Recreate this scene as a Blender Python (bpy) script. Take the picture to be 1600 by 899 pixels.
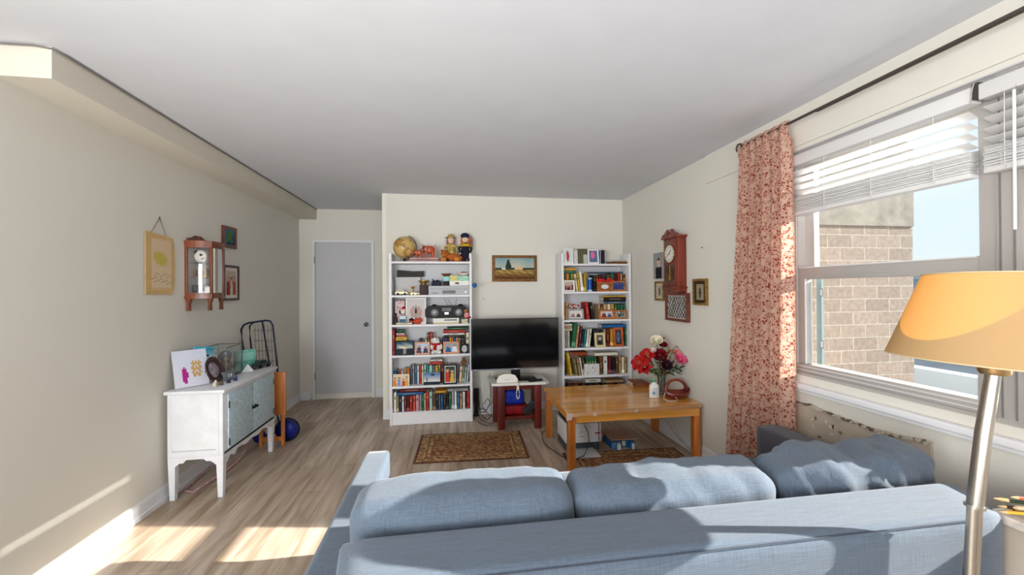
import bpy, bmesh, math, random
from mathutils import Vector, Matrix, Euler
random.seed(7)
S = bpy.context.scene
for o in list(bpy.data.objects): bpy.data.objects.remove(o)
COL = S.collection
# ------------------------------------------------------------------ camera
HC = 1.477; FPX = 638.8314; YAW = .1535; PIT = .005; ROL = -.0073
Fv = Vector((math.sin(YAW)*math.cos(PIT), math.cos(YAW)*math.cos(PIT), math.sin(PIT)))
R0 = Vector((math.cos(YAW), -math.sin(YAW), 0)); U0 = R0.cross(Fv)
Rv = R0*math.cos(ROL)+U0*math.sin(ROL); Uv = U0*math.cos(ROL)-R0*math.sin(ROL)
cam = bpy.data.cameras.new('camera'); co = bpy.data.objects.new('camera', cam); COL.objects.link(co)
cam.sensor_width = 36; cam.lens = FPX/1600*36; cam.clip_start = .05; cam.clip_end = 300
mw = Matrix.Identity(4)
for i in range(3): mw[i][0] = Rv[i]; mw[i][1] = Uv[i]; mw[i][2] = -Fv[i]
mw[0][3] = 0; mw[1][3] = 0; mw[2][3] = HC
co.matrix_world = mw; S.camera = co
def at(px, py, X=None, Y=None, Z=None):
    d = Fv+Rv*((px-800)/FPX)-Uv*((py-449.5)/FPX)
    t = X/d.x if X is not None else Y/d.y if Y is not None else (Z-HC)/d.z
    return Vector((0, 0, HC))+d*t
# ------------------------------------------------------------------ world, sun, lights, exposure
W = bpy.data.worlds.new('sky'); S.world = W; W.use_nodes = True
W.node_tree.nodes['Background'].inputs[0].default_value = (.74, .84, .95, 1)
W.node_tree.nodes['Background'].inputs[1].default_value = 1.1
def lamp(name, kind, loc, dirv, energy, color, **k):
    l = bpy.data.lights.new(name, kind); l.energy = energy; l.color = color
    for a, b in k.items(): setattr(l, a, b)
    o = bpy.data.objects.new(name, l); COL.objects.link(o); o.location = loc
    o.rotation_euler = Vector(dirv).to_track_quat('-Z', 'Y').to_euler(); return o
R = math.radians
SUND = Vector((-.984, .177, -.43))
lamp('sun', 'SUN', (9, -2, 6), SUND, 20, (1, .93, .84), angle=.009)
lamp('rear_wide_fill', 'AREA', (.1, -1.8, 1.5), (.38, 1, .47), 84, (.97, .98, 1), shape='RECTANGLE', size=3.6, size_y=1.3)  # added fill for the whole room; the rear wall has no window
lamp('rear_narrow_fill', 'AREA', (.1, -1.85, 1.25), (.0, 1, .36), 15, (.96, .98, 1), shape='RECTANGLE', size=3.4, size_y=.5, spread=R(75))  # added narrow fill, tilted up towards the far wall and ceiling
lamp('rear_side_fill', 'AREA', (-1.9, -.6, 1.35), (1, .85, .25), 140, (.96, .98, 1), shape='RECTANGLE', size=1.4, size_y=1.2)  # added fill from the left to brighten the right wall
S.view_settings.view_transform = 'Standard'; S.view_settings.look = 'None'
S.view_settings.exposure = .13; S.view_settings.gamma = 1; S.view_settings.use_curve_mapping = False
# ------------------------------------------------------------------ materials
def lin(c):
    return tuple(((v/255)/12.92 if v/255 <= .04045 else ((v/255+.055)/1.055)**2.4) for v in c[:3])+(1,)
_m = {}
def M(c, rough=.6, metal=0, name=None, noise=0, bump=0, scale=40, coat=0, trans=0, stretch=None, emit=0):
    key = (tuple(c), rough, metal, noise, bump, scale, coat, trans, stretch, name)
    if key in _m: return _m[key]
    m = bpy.data.materials.new(name or 'm'); m.use_nodes = True; nt = m.node_tree; b = nt.nodes['Principled BSDF']
    b.inputs['Base Color'].default_value = lin(c); b.inputs['Roughness'].default_value = rough
    b.inputs['Metallic'].default_value = metal; b.inputs['Specular IOR Level'].default_value = .5 if coat else .25; b.inputs['Coat Weight'].default_value = coat
    b.inputs['Coat Roughness'].default_value = .08
    b.inputs['Transmission Weight'].default_value = trans
    if noise or bump:
        tc = nt.nodes.new('ShaderNodeTexCoord'); mp = nt.nodes.new('ShaderNodeMapping'); n = nt.nodes.new('ShaderNodeTexNoise')
        n.inputs['Scale'].default_value = scale; n.inputs['Detail'].default_value = 4
        if stretch: mp.inputs['Scale'].default_value = stretch
        nt.links.new(tc.outputs['Object'], mp.inputs[0]); nt.links.new(mp.outputs[0], n.inputs['Vector'])
        if noise:
            r = nt.nodes.new('ShaderNodeValToRGB'); e = r.color_ramp.elements
            e[0].position = .3; e[1].position = .7
            e[0].color = lin([v*(1-noise) for v in c]); e[1].color = lin([min(255, v*(1+noise*.7)) for v in c])
            nt.links.new(n.outputs[0], r.inputs[0]); nt.links.new(r.outputs[0], b.inputs['Base Color'])
        if bump:
            bp = nt.nodes.new('ShaderNodeBump'); bp.inputs['Strength'].default_value = bump; bp.inputs['Distance'].default_value = .01
            nt.links.new(n.outputs[0], bp.inputs['Height']); nt.links.new(bp.outputs[0], b.inputs['Normal'])
    _m[key] = m; return m
def wood(c, name='wood', rough=.4, coat=.2, axis=0, dark=.28, scale=9):
    st = [22, 22, 22]; st[axis] = 1.6
    return M(c, rough, 0, name, dark, .05, scale/9, coat, 0, tuple(st))
def painted():                                        # pictures: colours of the print itself, held on the mesh
    if 'p' in _m: return _m['p']
    m = bpy.data.materials.new('printed_picture'); m.use_nodes = True; nt = m.node_tree; b = nt.nodes['Principled BSDF']
    a = nt.nodes.new('ShaderNodeVertexColor'); a.layer_name = 'Col'
    nt.links.new(a.outputs[0], b.inputs['Base Color']); b.inputs['Roughness'].default_value = .6; b.inputs['Specular IOR Level'].default_value = .15
    _m['p'] = m; return m
def glassy(name, tint=(.97, .98, .98), haze=.0, gloss=.08, hazecol=(.8, .8, .78)):
    m = bpy.data.materials.new(name); m.use_nodes = True; nt = m.node_tree; nt.nodes.clear(); N = nt.nodes.new; L = nt.links.new
    o = N('ShaderNodeOutputMaterial'); t = N('ShaderNodeBsdfTransparent'); t.inputs[0].default_value = (*tint, 1)
    g = N('ShaderNodeBsdfGlossy'); g.inputs['Roughness'].default_value = .02
    x = N('ShaderNodeMixShader'); fr = N('ShaderNodeLayerWeight'); fr.inputs[0].default_value = gloss
    L(fr.outputs['Fresnel'], x.inputs[0]); L(t.outputs[0], x.inputs[1]); L(g.outputs[0], x.inputs[2])
    last = x
    if haze:
        d = N('ShaderNodeBsdfDiffuse'); d.inputs[0].default_value = (*hazecol, 1)
        tc = N('ShaderNodeTexCoord'); n = N('ShaderNodeTexNoise'); n.inputs['Scale'].default_value = 3; n.inputs['Detail'].default_value = 6
        mm = N('ShaderNodeMath'); mm.operation = 'MULTIPLY'; mm.inputs[1].default_value = haze*2
        L(tc.outputs['Object'], n.inputs['Vector']); L(n.outputs[0], mm.inputs[0])
        y = N('ShaderNodeMixShader'); L(mm.outputs[0], y.inputs[0]); L(x.outputs[0], y.inputs[1]); L(d.outputs[0], y.inputs[2]); last = y
    L(last.outputs[0], o.inputs[0]); return m
def fabric(c, name, scale=900, var=.13):
    m = bpy.data.materials.new(name); m.use_nodes = True; nt = m.node_tree; b = nt.nodes['Principled BSDF']; N = nt.nodes.new; L = nt.links.new
    tc = N('ShaderNodeTexCoord'); outs = []
    for st in ((12, 420, 420), (520, 60, 14)):
        mp = N('ShaderNodeMapping'); mp.inputs['Scale'].default_value = st; n = N('ShaderNodeTexNoise'); n.inputs['Scale'].default_value = 1; n.inputs['Detail'].default_value = 3
        L(tc.outputs['Object'], mp.inputs[0]); L(mp.outputs[0], n.inputs['Vector']); outs.append(n.outputs[0])
    ad = N('ShaderNodeMath'); ad.operation = 'ADD'; L(outs[0], ad.inputs[0]); L(outs[1], ad.inputs[1])
    hf = N('ShaderNodeMath'); hf.operation = 'MULTIPLY'; hf.inputs[1].default_value = .5; L(ad.outputs[0], hf.inputs[0])
    r = N('ShaderNodeValToRGB'); e = r.color_ramp.elements; e[0].position = .36; e[1].position = .64
    e[0].color = lin([v*(1-var) for v in c]); e[1].color = lin([min(255, v*(1+var*.8)) for v in c])
    L(hf.outputs[0], r.inputs[0]); L(r.outputs[0], b.inputs['Base Color']); b.inputs['Roughness'].default_value = .95
    bp = N('ShaderNodeBump'); bp.inputs['Strength'].default_value = .35; bp.inputs['Distance'].default_value = .003
    L(hf.outputs[0], bp.inputs['Height']); L(bp.outputs[0], b.inputs['Normal'])
    b.inputs['Sheen Weight'].default_value = .15
    return m
# ------------------------------------------------------------------ mesh builder
class MB:
    def __init__(s): s.bm = bmesh.new(); s.mats = []; s.cl = s.bm.loops.layers.color.new('Col')
    def mi(s, m):
        if m not in s.mats: s.mats.append(m)
        return s.mats.index(m)
    def faces(s, vs, fs, m, smooth=False, T=None):
        i = s.mi(m); bv = [s.bm.verts.new(T @ Vector(v) if T else Vector(v)) for v in vs]; out = []
        for f in fs:
            try: g = s.bm.faces.new([bv[k] for k in f])
            except ValueError: continue
            g.material_index = i; g.smooth = smooth; out.append(g)
        return out
    def box(s, x0, x1, y0, y1, z0, z1, m, T=None, bev=0):
        if bev:
            t = bmesh.new(); bmesh.ops.create_cube(t, size=1)
            for v in t.verts: v.co = Vector(((x0+x1)/2+v.co.x*(x1-x0), (y0+y1)/2+v.co.y*(y1-y0), (z0+z1)/2+v.co.z*(z1-z0)))
            bmesh.ops.bevel(t, geom=t.edges[:], offset=bev, segments=2, affect='EDGES', profile=.6)
            t.verts.index_update(); s.faces([v.co[:] for v in t.verts], [[v.index for v in f.verts] for f in t.faces], m, True, T); t.free(); return s
        v = [(x, y, z) for x in (x0, x1) for y in (y0, y1) for z in (z0, z1)]
        s.faces(v, [(0, 1, 3, 2), (4, 6, 7, 5), (0, 4, 5, 1), (2, 3, 7, 6), (0, 2, 6, 4), (1, 5, 7, 3)], m, False, T); return s
    def prism(s, poly, a, b, m, plane='xy', T=None, smooth=False, top=None):
        n = len(poly); top = top or poly
        def p(u, v, w): return (u, v, w) if plane == 'xy' else (u, w, v) if plane == 'xz' else (w, u, v)
        vs = [p(u, v, a) for u, v in poly]+[p(u, v, b) for u, v in top]
        fs = [tuple(range(n))[::-1], tuple(range(n, 2*n))]+[(i, (i+1) % n, n+(i+1) % n, n+i) for i in range(n)]
        s.faces(vs, fs, m, smooth, T); return s
    def cyl(s, p0, p1, r0, m, r1=None, seg=16, caps=True, T=None):
        r1 = r0 if r1 is None else r1; p0 = Vector(p0); p1 = Vector(p1); q = (p1-p0).to_track_quat('Z', 'Y')
        vs = []
        for p, r in ((p0, r0), (p1, r1)):
            for k in range(seg):
                a = 2*math.pi*k/seg; vs.append((p+q @ Vector((r*math.cos(a), r*math.sin(a), 0)))[:])
        s.faces(vs, [(k, (k+1) % seg, seg+(k+1) % seg, seg+k) for k in range(seg)], m, True, T)
        if caps: s.faces(vs[:seg], [tuple(range(seg))[::-1]], m, False, T); s.faces(vs[seg:], [tuple(range(seg))], m, False, T)
        return s
    def lathe(s, prof, m, seg=24, c=(0, 0, 0), T=None, smooth=True):
        vs = []; n = len(prof)
        for r, z in prof:
            for k in range(seg):
                a = 2*math.pi*k/seg; vs.append((c[0]+r*math.cos(a), c[1]+r*math.sin(a), c[2]+z))
        s.faces(vs, [(i*seg+k, i*seg+(k+1) % seg, (i+1)*seg+(k+1) % seg, (i+1)*seg+k) for i in range(n-1) for k in range(seg)], m, smooth, T); return s
    def ball(s, c, r, m, seg=14, T=None):
        r = (r, r, r) if not isinstance(r, (tuple, list)) else r; vs = []; n = seg//2+1
        for i in range(n):
            ph = math.pi*i/(n-1)
            for k in range(seg):
                a = 2*math.pi*k/seg; sp = max(math.sin(ph), 1e-3)
                vs.append((c[0]+r[0]*sp*math.cos(a), c[1]+r[1]*sp*math.sin(a), c[2]-r[2]*math.cos(ph)))
        s.faces(vs, [(i*seg+k, i*seg+(k+1) % seg, (i+1)*seg+(k+1) % seg, (i+1)*seg+k) for i in range(n-1) for k in range(seg)], m, True, T); return s
    def tube(s, pts, r, m, seg=8, T=None, closed=False):
        pts = [Vector(p) for p in pts]; n = len(pts); vs = []; rr = r if isinstance(r, (list, tuple)) else [r]*n
        up = Vector((0, 0, 1))
        for i, p in enumerate(pts):
            a = pts[(i-1) % n] if (closed or i) else p; b = pts[(i+1) % n] if (closed or i < n-1) else p
            t = (b-a).normalized(); x = t.cross(up)
            if x.length < .05: x = t.cross(Vector((1, 0, 0)))
            x.normalize(); y = t.cross(x).normalized(); up = -y if False else up
            for k in range(seg):
                an = 2*math.pi*k/seg; vs.append((p+x*rr[i]*math.cos(an)+y*rr[i]*math.sin(an))[:])
        e = n if closed else n-1
        s.faces(vs, [(i*seg+k, i*seg+(k+1) % seg, ((i+1) % n)*seg+(k+1) % seg, ((i+1) % n)*seg+k) for i in range(e) for k in range(seg)], m, True, T)
        if not closed:
            s.faces(vs[:seg], [tuple(range(seg))], m, False, T); s.faces(vs[-seg:], [tuple(range(seg))], m, False, T)
        return s
    def pic(s, w, h, paint, nx=20, nz=16, y=0, x0=None, z0=0, T=None):     # printed picture facing -y
        i = s.mi(painted()); x0 = -w/2 if x0 is None else x0
        vs = [[s.bm.verts.new((T @ Vector((x0+w*a/nx, y, z0+h*b/nz))) if T else Vector((x0+w*a/nx, y, z0+h*b/nz))) for a in range(nx+1)] for b in range(nz+1)]
        for b in range(nz):
            for a in range(nx):
                f = s.bm.faces.new((vs[b][a], vs[b][a+1], vs[b+1][a+1], vs[b+1][a])); f.material_index = i
                c = lin(paint((a+.5)/nx, (b+.5)/nz))
                for lp in f.loops: lp[s.cl] = tuple(round(max(0, k), 4) for k in srgbf(c))
        return s
    def build(s, name, parent=None, loc=None, rot=None, norm=True):
        if norm: bmesh.ops.recalc_face_normals(s.bm, faces=s.bm.faces[:])
        me = bpy.data.meshes.new(name); s.bm.to_mesh(me); s.bm.free()
        for m in s.mats: me.materials.append(m)
        o = bpy.data.objects.new(name, me); COL.objects.link(o)
        if parent: o.parent = parent
        if loc is not None: o.location = loc
        if rot is not None: o.rotation_euler = rot
        return o
def srgbf(c):      # byte colour layers are stored as sRGB
    return [12.92*v if v < .0031308 else 1.055*v**(1/2.4)-.055 for v in c[:3]]+[1]
def tag(o, label, cat, group=None, kind=None):
    o['label'] = label; o['category'] = cat
    if group: o['group'] = group
    if kind: o['kind'] = kind
    return o
def thing(name, label, cat, loc=(0, 0, 0), rot=0, group=None):
    o = bpy.data.objects.new(name, None); o.empty_display_size = .05; COL.objects.link(o); o.location = loc
    o.rotation_euler = rot if isinstance(rot, (tuple, Euler)) else (0, 0, rot); return tag(o, label, cat, group)
def struct(mb, name, **k):
    o = mb.build(name, **k); o['kind'] = 'structure'; return o
R = math.radians
# ------------------------------------------------------------------ room shell
XL, XR, YA, YB, ZC = -2.0, 2.168, 5.913, 4.879, 2.596
wallm = M((220, 217, 207), .85, name='wall_paint', bump=.02, scale=6)
ceilm = M((210, 212, 217), .9, name='ceiling_paint', noise=.01, bump=.04, scale=5)
whitem = M((226, 226, 228), .5, name='white_trim')
def floor_mat():
    m = bpy.data.materials.new('plank_floor'); m.use_nodes = True; nt = m.node_tree; b = nt.nodes['Principled BSDF']; N = nt.nodes.new; L = nt.links.new
    tc = N('ShaderNodeTexCoord'); sp = N('ShaderNodeSeparateXYZ'); cb = N('ShaderNodeCombineXYZ')
    L(tc.outputs['Object'], sp.inputs[0]); L(sp.outputs[1], cb.inputs[0]); L(sp.outputs[0], cb.inputs[1])
    br = N('ShaderNodeTexBrick'); br.offset = .37; br.inputs['Scale'].default_value = 1
    br.inputs['Brick Width'].default_value = 1.22; br.inputs['Row Height'].default_value = .18; br.inputs['Mortar Size'].default_value = .0012
    br.inputs['Color1'].default_value = lin((184, 167, 149)); br.inputs['Color2'].default_value = lin((212, 196, 178)); br.inputs['Mortar'].default_value = lin((134, 115, 97))
    L(cb.outputs[0], br.inputs['Vector'])
    def nz(st, sc, det):
        mp = N('ShaderNodeMapping'); mp.inputs['Scale'].default_value = st; n = N('ShaderNodeTexNoise'); n.inputs['Scale'].default_value = sc; n.inputs['Detail'].default_value = det
        n.inputs['Distortion'].default_value = .6; L(tc.outputs['Object'], mp.inputs[0]); L(mp.outputs[0], n.inputs['Vector']); return n
    g1 = nz((14, 1.3, 1), 1.4, 6); g2 = nz((5, .7, 1), 1.5, 3)
    def ov(a, n, lo, hi, p0=.35, p1=.65):
        r = N('ShaderNodeValToRGB'); e = r.color_ramp.elements; e[0].position = p0; e[1].position = p1; e[0].color = (*lo, 1); e[1].color = (*hi, 1)
        L(n.outputs[0], r.inputs[0]); x = N('ShaderNodeMix'); x.data_type = 'RGBA'; x.blend_type = 'MULTIPLY'; x.inputs[0].default_value = 1
        L(a, x.inputs[6]); L(r.outputs[0], x.inputs[7]); return x.outputs[2]
    c = ov(br.outputs[0], g1, (.66, .60, .54), (1.06, 1.06, 1.06)); c = ov(c, g2, (.8, .77, .74), (1.05, 1.05, 1.05))
    L(c, b.inputs['Base Color']); b.inputs['Roughness'].default_value = .42
    bp = N('ShaderNodeBump'); bp.inputs['Strength'].default_value = .08; bp.inputs['Distance'].default_value = .004; L(g1.outputs[0], bp.inputs['Height']); L(bp.outputs[0], b.inputs['Normal'])
    return m
YR = -2.0
struct(MB().box(XL-.12, XR+.5, YR, YA+.12, -.1, 0, floor_mat()), 'floor')
struct(MB().box(XL-.12, XR+.5, YR, YA+.12, ZC, ZC+.12, ceilm), 'ceiling')
struct(MB().box(XL-.12, XL, YR, YA+.12, 0, ZC, wallm), 'wall_left')
struct(MB().box(XL, -.5, YA, YA+.12, 0, ZC, wallm), 'wall_far')
struct(MB().box(-.753, XR, YB, YB+.12, 0, ZC, wallm).box(-.753, -.703, YB-.006, YB, .0, ZC, M((232, 227, 216), .8)), 'wall_back')
struct(MB().box(-.753, -.633, YB+.12, YA, 0, ZC, wallm), 'wall_hall_side')
struct(MB().box(XL, XR, YR-.12, YR, 0, ZC, wallm), 'wall_rear')
WY0, WY1, WZ0, WZ1 = -.9, 2.34, .87, 2.337
w = MB(); w.box(XR, XR+.14, WY1, YA+.12, 0, ZC, wallm).box(XR, XR+.14, YR, WY0, 0, ZC, wallm).box(XR, XR+.14, WY0, WY1, 0, WZ0, wallm).box(XR, XR+.14, WY0, WY1, WZ1, ZC, wallm)
struct(w, 'wall_right')
w = MB(); w.box(XR+.001, XR+.135, WY0, WY1, WZ1-.004, WZ1-.001, whitem); struct(w, 'trim_1')
struct(MB().box(-2.0, -1.775, 2.148, YA, 2.451, ZC, M((214, 208, 194), .85)), 'trim_2')          # soffit along the left wall
struct(MB().box(XR-.012, XR, YR, 3.17, 2.36, ZC, wallm), 'trim_3')
# skirting boards
def skirt(name, segs):
    b = MB()
    for (x0, x1, y0, y1, nx, ny) in segs:
        for d, z0, z1 in ((.012, 0, .095), (.022, 0, .028), (.007, .095, .108)):
            b.box(x0 if nx >= 0 else x0-d, x1 if nx <= 0 else x1+d, y0 if ny >= 0 else y0-d, y1 if ny <= 0 else y1+d, z0, z1, whitem)
    struct(b, name)
skirt('baseboard_left', [(XL, XL, YR, YA, 1, 0)])
skirt('baseboard_far', [(XL, -1.86, YA, YA, 0, -1), (-1.0, -.76, YA, YA, 0, -1)])
skirt('baseboard_back', [(-.753, XR, YB, YB, 0, -1)])
skirt('baseboard_right', [(XR, XR, YR, YB, -1, 0)])
# door
D = thing('door_1', '', 'door', (-1.42, YA, 0)); del D['label']; del D['category']; D['kind'] = 'structure'
dm = M((196, 196, 200), .55, name='door_paint', noise=.01, bump=.03, scale=5)
MB().box(-.37, .355, -.012, .0, .075, 2.135, dm, bev=.002).build('door_slab', D)
MB().box(-.40, -.374, -.03, -.001, 0, 2.138, whitem).box(.359, .40, -.03, -.001, 0, 2.138, whitem).box(-.40, .40, -.03, -.001, 2.139, 2.175, whitem).build('door_frame', D)
h = MB(); h.lathe([(0, -.05), (.02, -.048), (.028, -.035), (.026, -.022), (.012, -.016), (.011, -.004), (.03, -.003), (.03, 0)], M((150, 150, 150), .25, 1), T=Matrix.Translation((.29, -.012, 1.01)) @ Matrix.Rotation(R(-90), 4, 'X')); h.build('door_handle', D)
MB().cyl((-.376, -.034, .28), (-.376, -.034, .37), .006, M((150, 148, 146), .4, .8)).build('hinge', D)
MB().cyl((-.376, -.034, 1.85), (-.376, -.034, 1.94), .006, M((150, 148, 146), .4, .8)).build('hinge', D)
w = MB(); w.box(-.81, -.765, 5.3, 5.36, 0, 2.1, whitem); struct(w, 'trim_4')
# cable tacked along the soffit
tag(MB().tube([(-1.99, 2.135, 2.588), (-1.83, 2.13, 2.588), (-1.775, 2.15, 2.587), (-1.765, 2.22, 2.588), (-1.768, 3, 2.588), (-1.768, 4.4, 2.587), (-1.77, 5.905, 2.588)], .0045, M((120, 116, 114), .5)).build('ceiling_cable'), 'thin grey cable running along the top of the left wall bulkhead', 'cable')
# ------------------------------------------------------------------ outside
def brick_mat():
    m = bpy.data.materials.new('outside_brick'); m.use_nodes = True; nt = m.node_tree; b = nt.nodes['Principled BSDF']; N = nt.nodes.new; L = nt.links.new
    tc = N('ShaderNodeTexCoord'); sp = N('ShaderNodeSeparateXYZ'); cb = N('ShaderNodeCombineXYZ')
    L(tc.outputs['Object'], sp.inputs[0]); L(sp.outputs[0], cb.inputs[0]); L(sp.outputs[2], cb.inputs[1])
    br = N('ShaderNodeTexBrick'); br.inputs['Scale'].default_value = 1; br.inputs['Brick Width'].default_value = .235; br.inputs['Row Height'].default_value = .106
    br.inputs['Mortar Size'].default_value = .004; br.inputs['Mortar Smooth'].default_value = .3
    br.inputs['Color1'].default_value = lin((122, 107, 95)); br.inputs['Color2'].default_value = lin((138, 122, 109)); br.inputs['Mortar'].default_value = lin((156, 149, 140))
    L(cb.outputs[0], br.inputs['Vector']); n = N('ShaderNodeTexNoise'); n.inputs['Scale'].default_value = 30; n.inputs['Detail'].default_value = 5; L(tc.outputs['Object'], n.inputs['Vector'])
    r = N('ShaderNodeValToRGB'); r.color_ramp.elements[0].color = (.78, .77, .76, 1); r.color_ramp.elements[1].color = (1.05, 1.05, 1.05, 1); r.color_ramp.elements[0].position = .35; r.color_ramp.elements[1].position = .65
    L(n.outputs[0], r.inputs[0]); x = N('ShaderNodeMix'); x.data_type = 'RGBA'; x.blend_type = 'MULTIPLY'; x.inputs[0].default_value = 1
    L(br.outputs[0], x.inputs[6]); L(r.outputs[0], x.inputs[7]); L(x.outputs[2], b.inputs['Base Color']); b.inputs['Roughness'].default_value = .9; return m
bw = thing('brick_wing', 'pale brick wall of the building wing seen through the window, concrete band on top', 'building', (0, 0, 0))
MB().box(2.312, 3.885, 2.9, 3.3, -6, 1.985, brick_mat()).build('brick_wall', bw)
MB().box(2.312, 3.885, 2.89, 3.3, 1.985, 2.7, M((128, 122, 112), .9, noise=.12, scale=12, name='concrete')).build('concrete_band', bw)
gr = M((146, 152, 158), .9, noise=.06, scale=2, name='far_roof')
tb = thing('roof_terrace', 'grey roof terrace with a low parapet wall outside the window', 'terrace', (0, 0, 0))
MB().box(4.0, 8.8, -1.5, 9, -.2, .12, gr).build('terrace_floor', tb)
MB().box(8.8, 9.1, -1.5, 9, -.2, .36, M((176, 182, 188), .9)).box(8.7, 9.2, -1.5, 9, .36, .46, M((200, 206, 212), .9)).box(6.0, 6.2, 2.5, 9, .12, .42, M((188, 193, 198), .9)).build('parapet', tb)
fb = MB(); fb.box(26, 34, 8, 40, -12, 2.1, M((140, 150, 160), .95, noise=.08, scale=.4, name='far_block')).box(25.8, 34, 7.8, 40.2, 1.9, 2.3, M((150, 158, 166), .9))
for k in range(12): fb.box(25.95, 26, 9+k*2.4, 10.2+k*2.4, -1.4, .4, M((96, 108, 120), .4))
tag(fb.build('apartment_block'), 'grey-blue apartment block far away beyond the roof terrace, below the pale sky', 'building')
# ------------------------------------------------------------------ window
alu = M((186, 182, 178), .38, .25, name='window_aluminium'); alud = M((120, 118, 116), .5)
pane = glassy('window_pane', (.95, .97, .98), .02)
def window(name, y0, y1, rt):
    Wn = thing(name, '', 'w', (XR+.05, 0, 0)); del Wn['label']; del Wn['category']; Wn['kind'] = 'structure'
    f = MB()
    f.box(-.02, .08, y0, y1, .93, .995, alu, bev=.006).box(-.035, -.02, y0, y1, .93, .945, alu)            # bottom rail with steps
    f.box(-.028, -.02, y0+.01, y1-.01, .958, .964, M((214, 212, 210), .4)).box(-.026, -.02, y0+.01, y1-.01, .98, .986, M((214, 212, 210), .4))
    f.box(-.02, .08, y0, y0+.06, .995, 2.3, alu).box(-.02, .08, y1-.045, y1, .995, 2.3, alu)                # jambs
    for k in range(3): f.box(-.026, -.02, y1-.04+k*.013, y1-.036+k*.013, .995, 2.28, M((212, 210, 208), .4))
    f.box(-.02, .08, y0, y1, 2.25, 2.335, alu)
    f.build('window_frame', Wn)
    u = MB(); u.box(.035, .06, y0+.06, y1-.045, 2.21, 2.25, alu).box(.035, .06, y1-.115, y1-.045, 1.6, 2.21, alu).box(.035, .06, y0+.06, y0+.075, 1.6, 2.21, alu)
    u.box(.03, .062, y1-.118, y1-.112, 1.6, 2.21, M((236, 236, 234), .4)).build('upper_sash', Wn)
    MB().box(.045, .049, y0+.07, y1-.115, 1.6, 2.21, pane).build('upper_pane', Wn)
    l = MB(); l.box(-.015, .025, y0+.06, y1-.045, 1.527, 1.605, alu, bev=.004).box(-.015, .025, y0+.06, y1-.045, .985, .998, alu)
    l.box(-.015, .025, y1-.098, y1-.045, 1.0, 1.53, alu, bev=.003).box(-.015, .025, y0+.06, y0+.075, 1.0, 1.53, alu)
    l.box(-.021, -.015, y0+.07, y1-.05, 1.598, 1.604, M((222, 220, 218), .4)).box(-.021, -.015, y1-.098, y1-.092, 1.0, 1.53, M((222, 220, 218), .4)).build('lower_sash', Wn)
    MB().box(.006, .010, y0+.07, y1-.09, 1.01, 1.53, pane).build('lower_pane', Wn)
    sc = MB(); g = M((120, 138, 138), .5); sc.box(.055, .07, y1-.135, y1-.10, 1.0, 1.53, g)
    for z in (1.10, 1.42):
        sc.box(.05, .053, y1-.15, y1-.13, z, z+.05, alud).box(.048, .05, y1-.146, y1-.134, z+.006, z+.044, M((200, 204, 200), .5))
    sc.build('screen_frame', Wn)
    return Wn
window('window_1', 1.332, 2.338, 0)
window('window_2', .24, 1.262, 0); window('window_3', -.86, .17, 0)
w = MB()
for y0, y1 in ((1.262, 1.332), (.17, .24), (-.9, -.86)):
    w.box(XR+.02, XR+.14, y0, y1, .93, 2.335, alu).box(XR+.014, XR+.02, y0+.012, y0+.016, .95, 2.3, alud).box(XR+.014, XR+.02, y1-.016, y1-.012, .95, 2.3, alud)
struct(w, 'trim_5')
w = MB(); w.box(XR-.002, XR+.14, WY0, WY1, WZ0-.01, .93, wallm); struct(w, 'trim_6')
w = MB(); w.box(XR-.046, XR, YR, 2.345, .852, .886, M((238, 238, 240), .45), bev=.006).box(XR-.028, XR, YR, 2.345, .835, .852, M((230, 230, 232), .45)); struct(w, 'trim_7')
# patch of cracked, flaking plaster below the sill
pm = M((190, 178, 160), .9, name='old_plaster', noise=.06, bump=.2, scale=9); cr = M((120, 104, 88), .95, noise=.35, scale=60)
w = MB(); pts = [(2.33, .752), (2.2, .765), (2.05, .757), (1.93, .75), (1.82, .745), (1.7, .752), (1.6, .765), (1.545, .772)]
w.prism(pts+[(1.545, .3), (2.33, .3)], XR-.014, XR, pm, plane='yz')
for i in range(len(pts)-1):
    (a, za), (b_, zb) = pts[i], pts[i+1]
    for k in range(9):
        t0 = k/9; t1 = (k+1.25)/9; y0 = a+(b_-a)*t0; y1 = a+(b_-a)*t1; z0 = za+(zb-za)*t0+random.uniform(-.006, .006)
        w.box(XR-.022-random.random()*.012, XR-.01, min(y0, y1), max(y0, y1), z0-.003-random.random()*.005, z0+random.random()*.003, cr if random.random() < .4 else M((196, 186, 170), .9))
for k in range(16):
    y = random.uniform(1.95, 2.2); z = .7-random.random()*.2*(1 if y > 2.05 else .6); a = random.uniform(0, 3); T = Matrix.Translation((XR-.016, y, z)) @ Matrix.Rotation(a, 4, 'X')
    w.prism([(-.012, -.004), (.004, -.009), (.014, 0), (.0, .007)], -.003, .0, cr if k % 2 else M((214, 204, 190), .9), plane='yz', T=T)
struct(w, 'trim_8')
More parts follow.
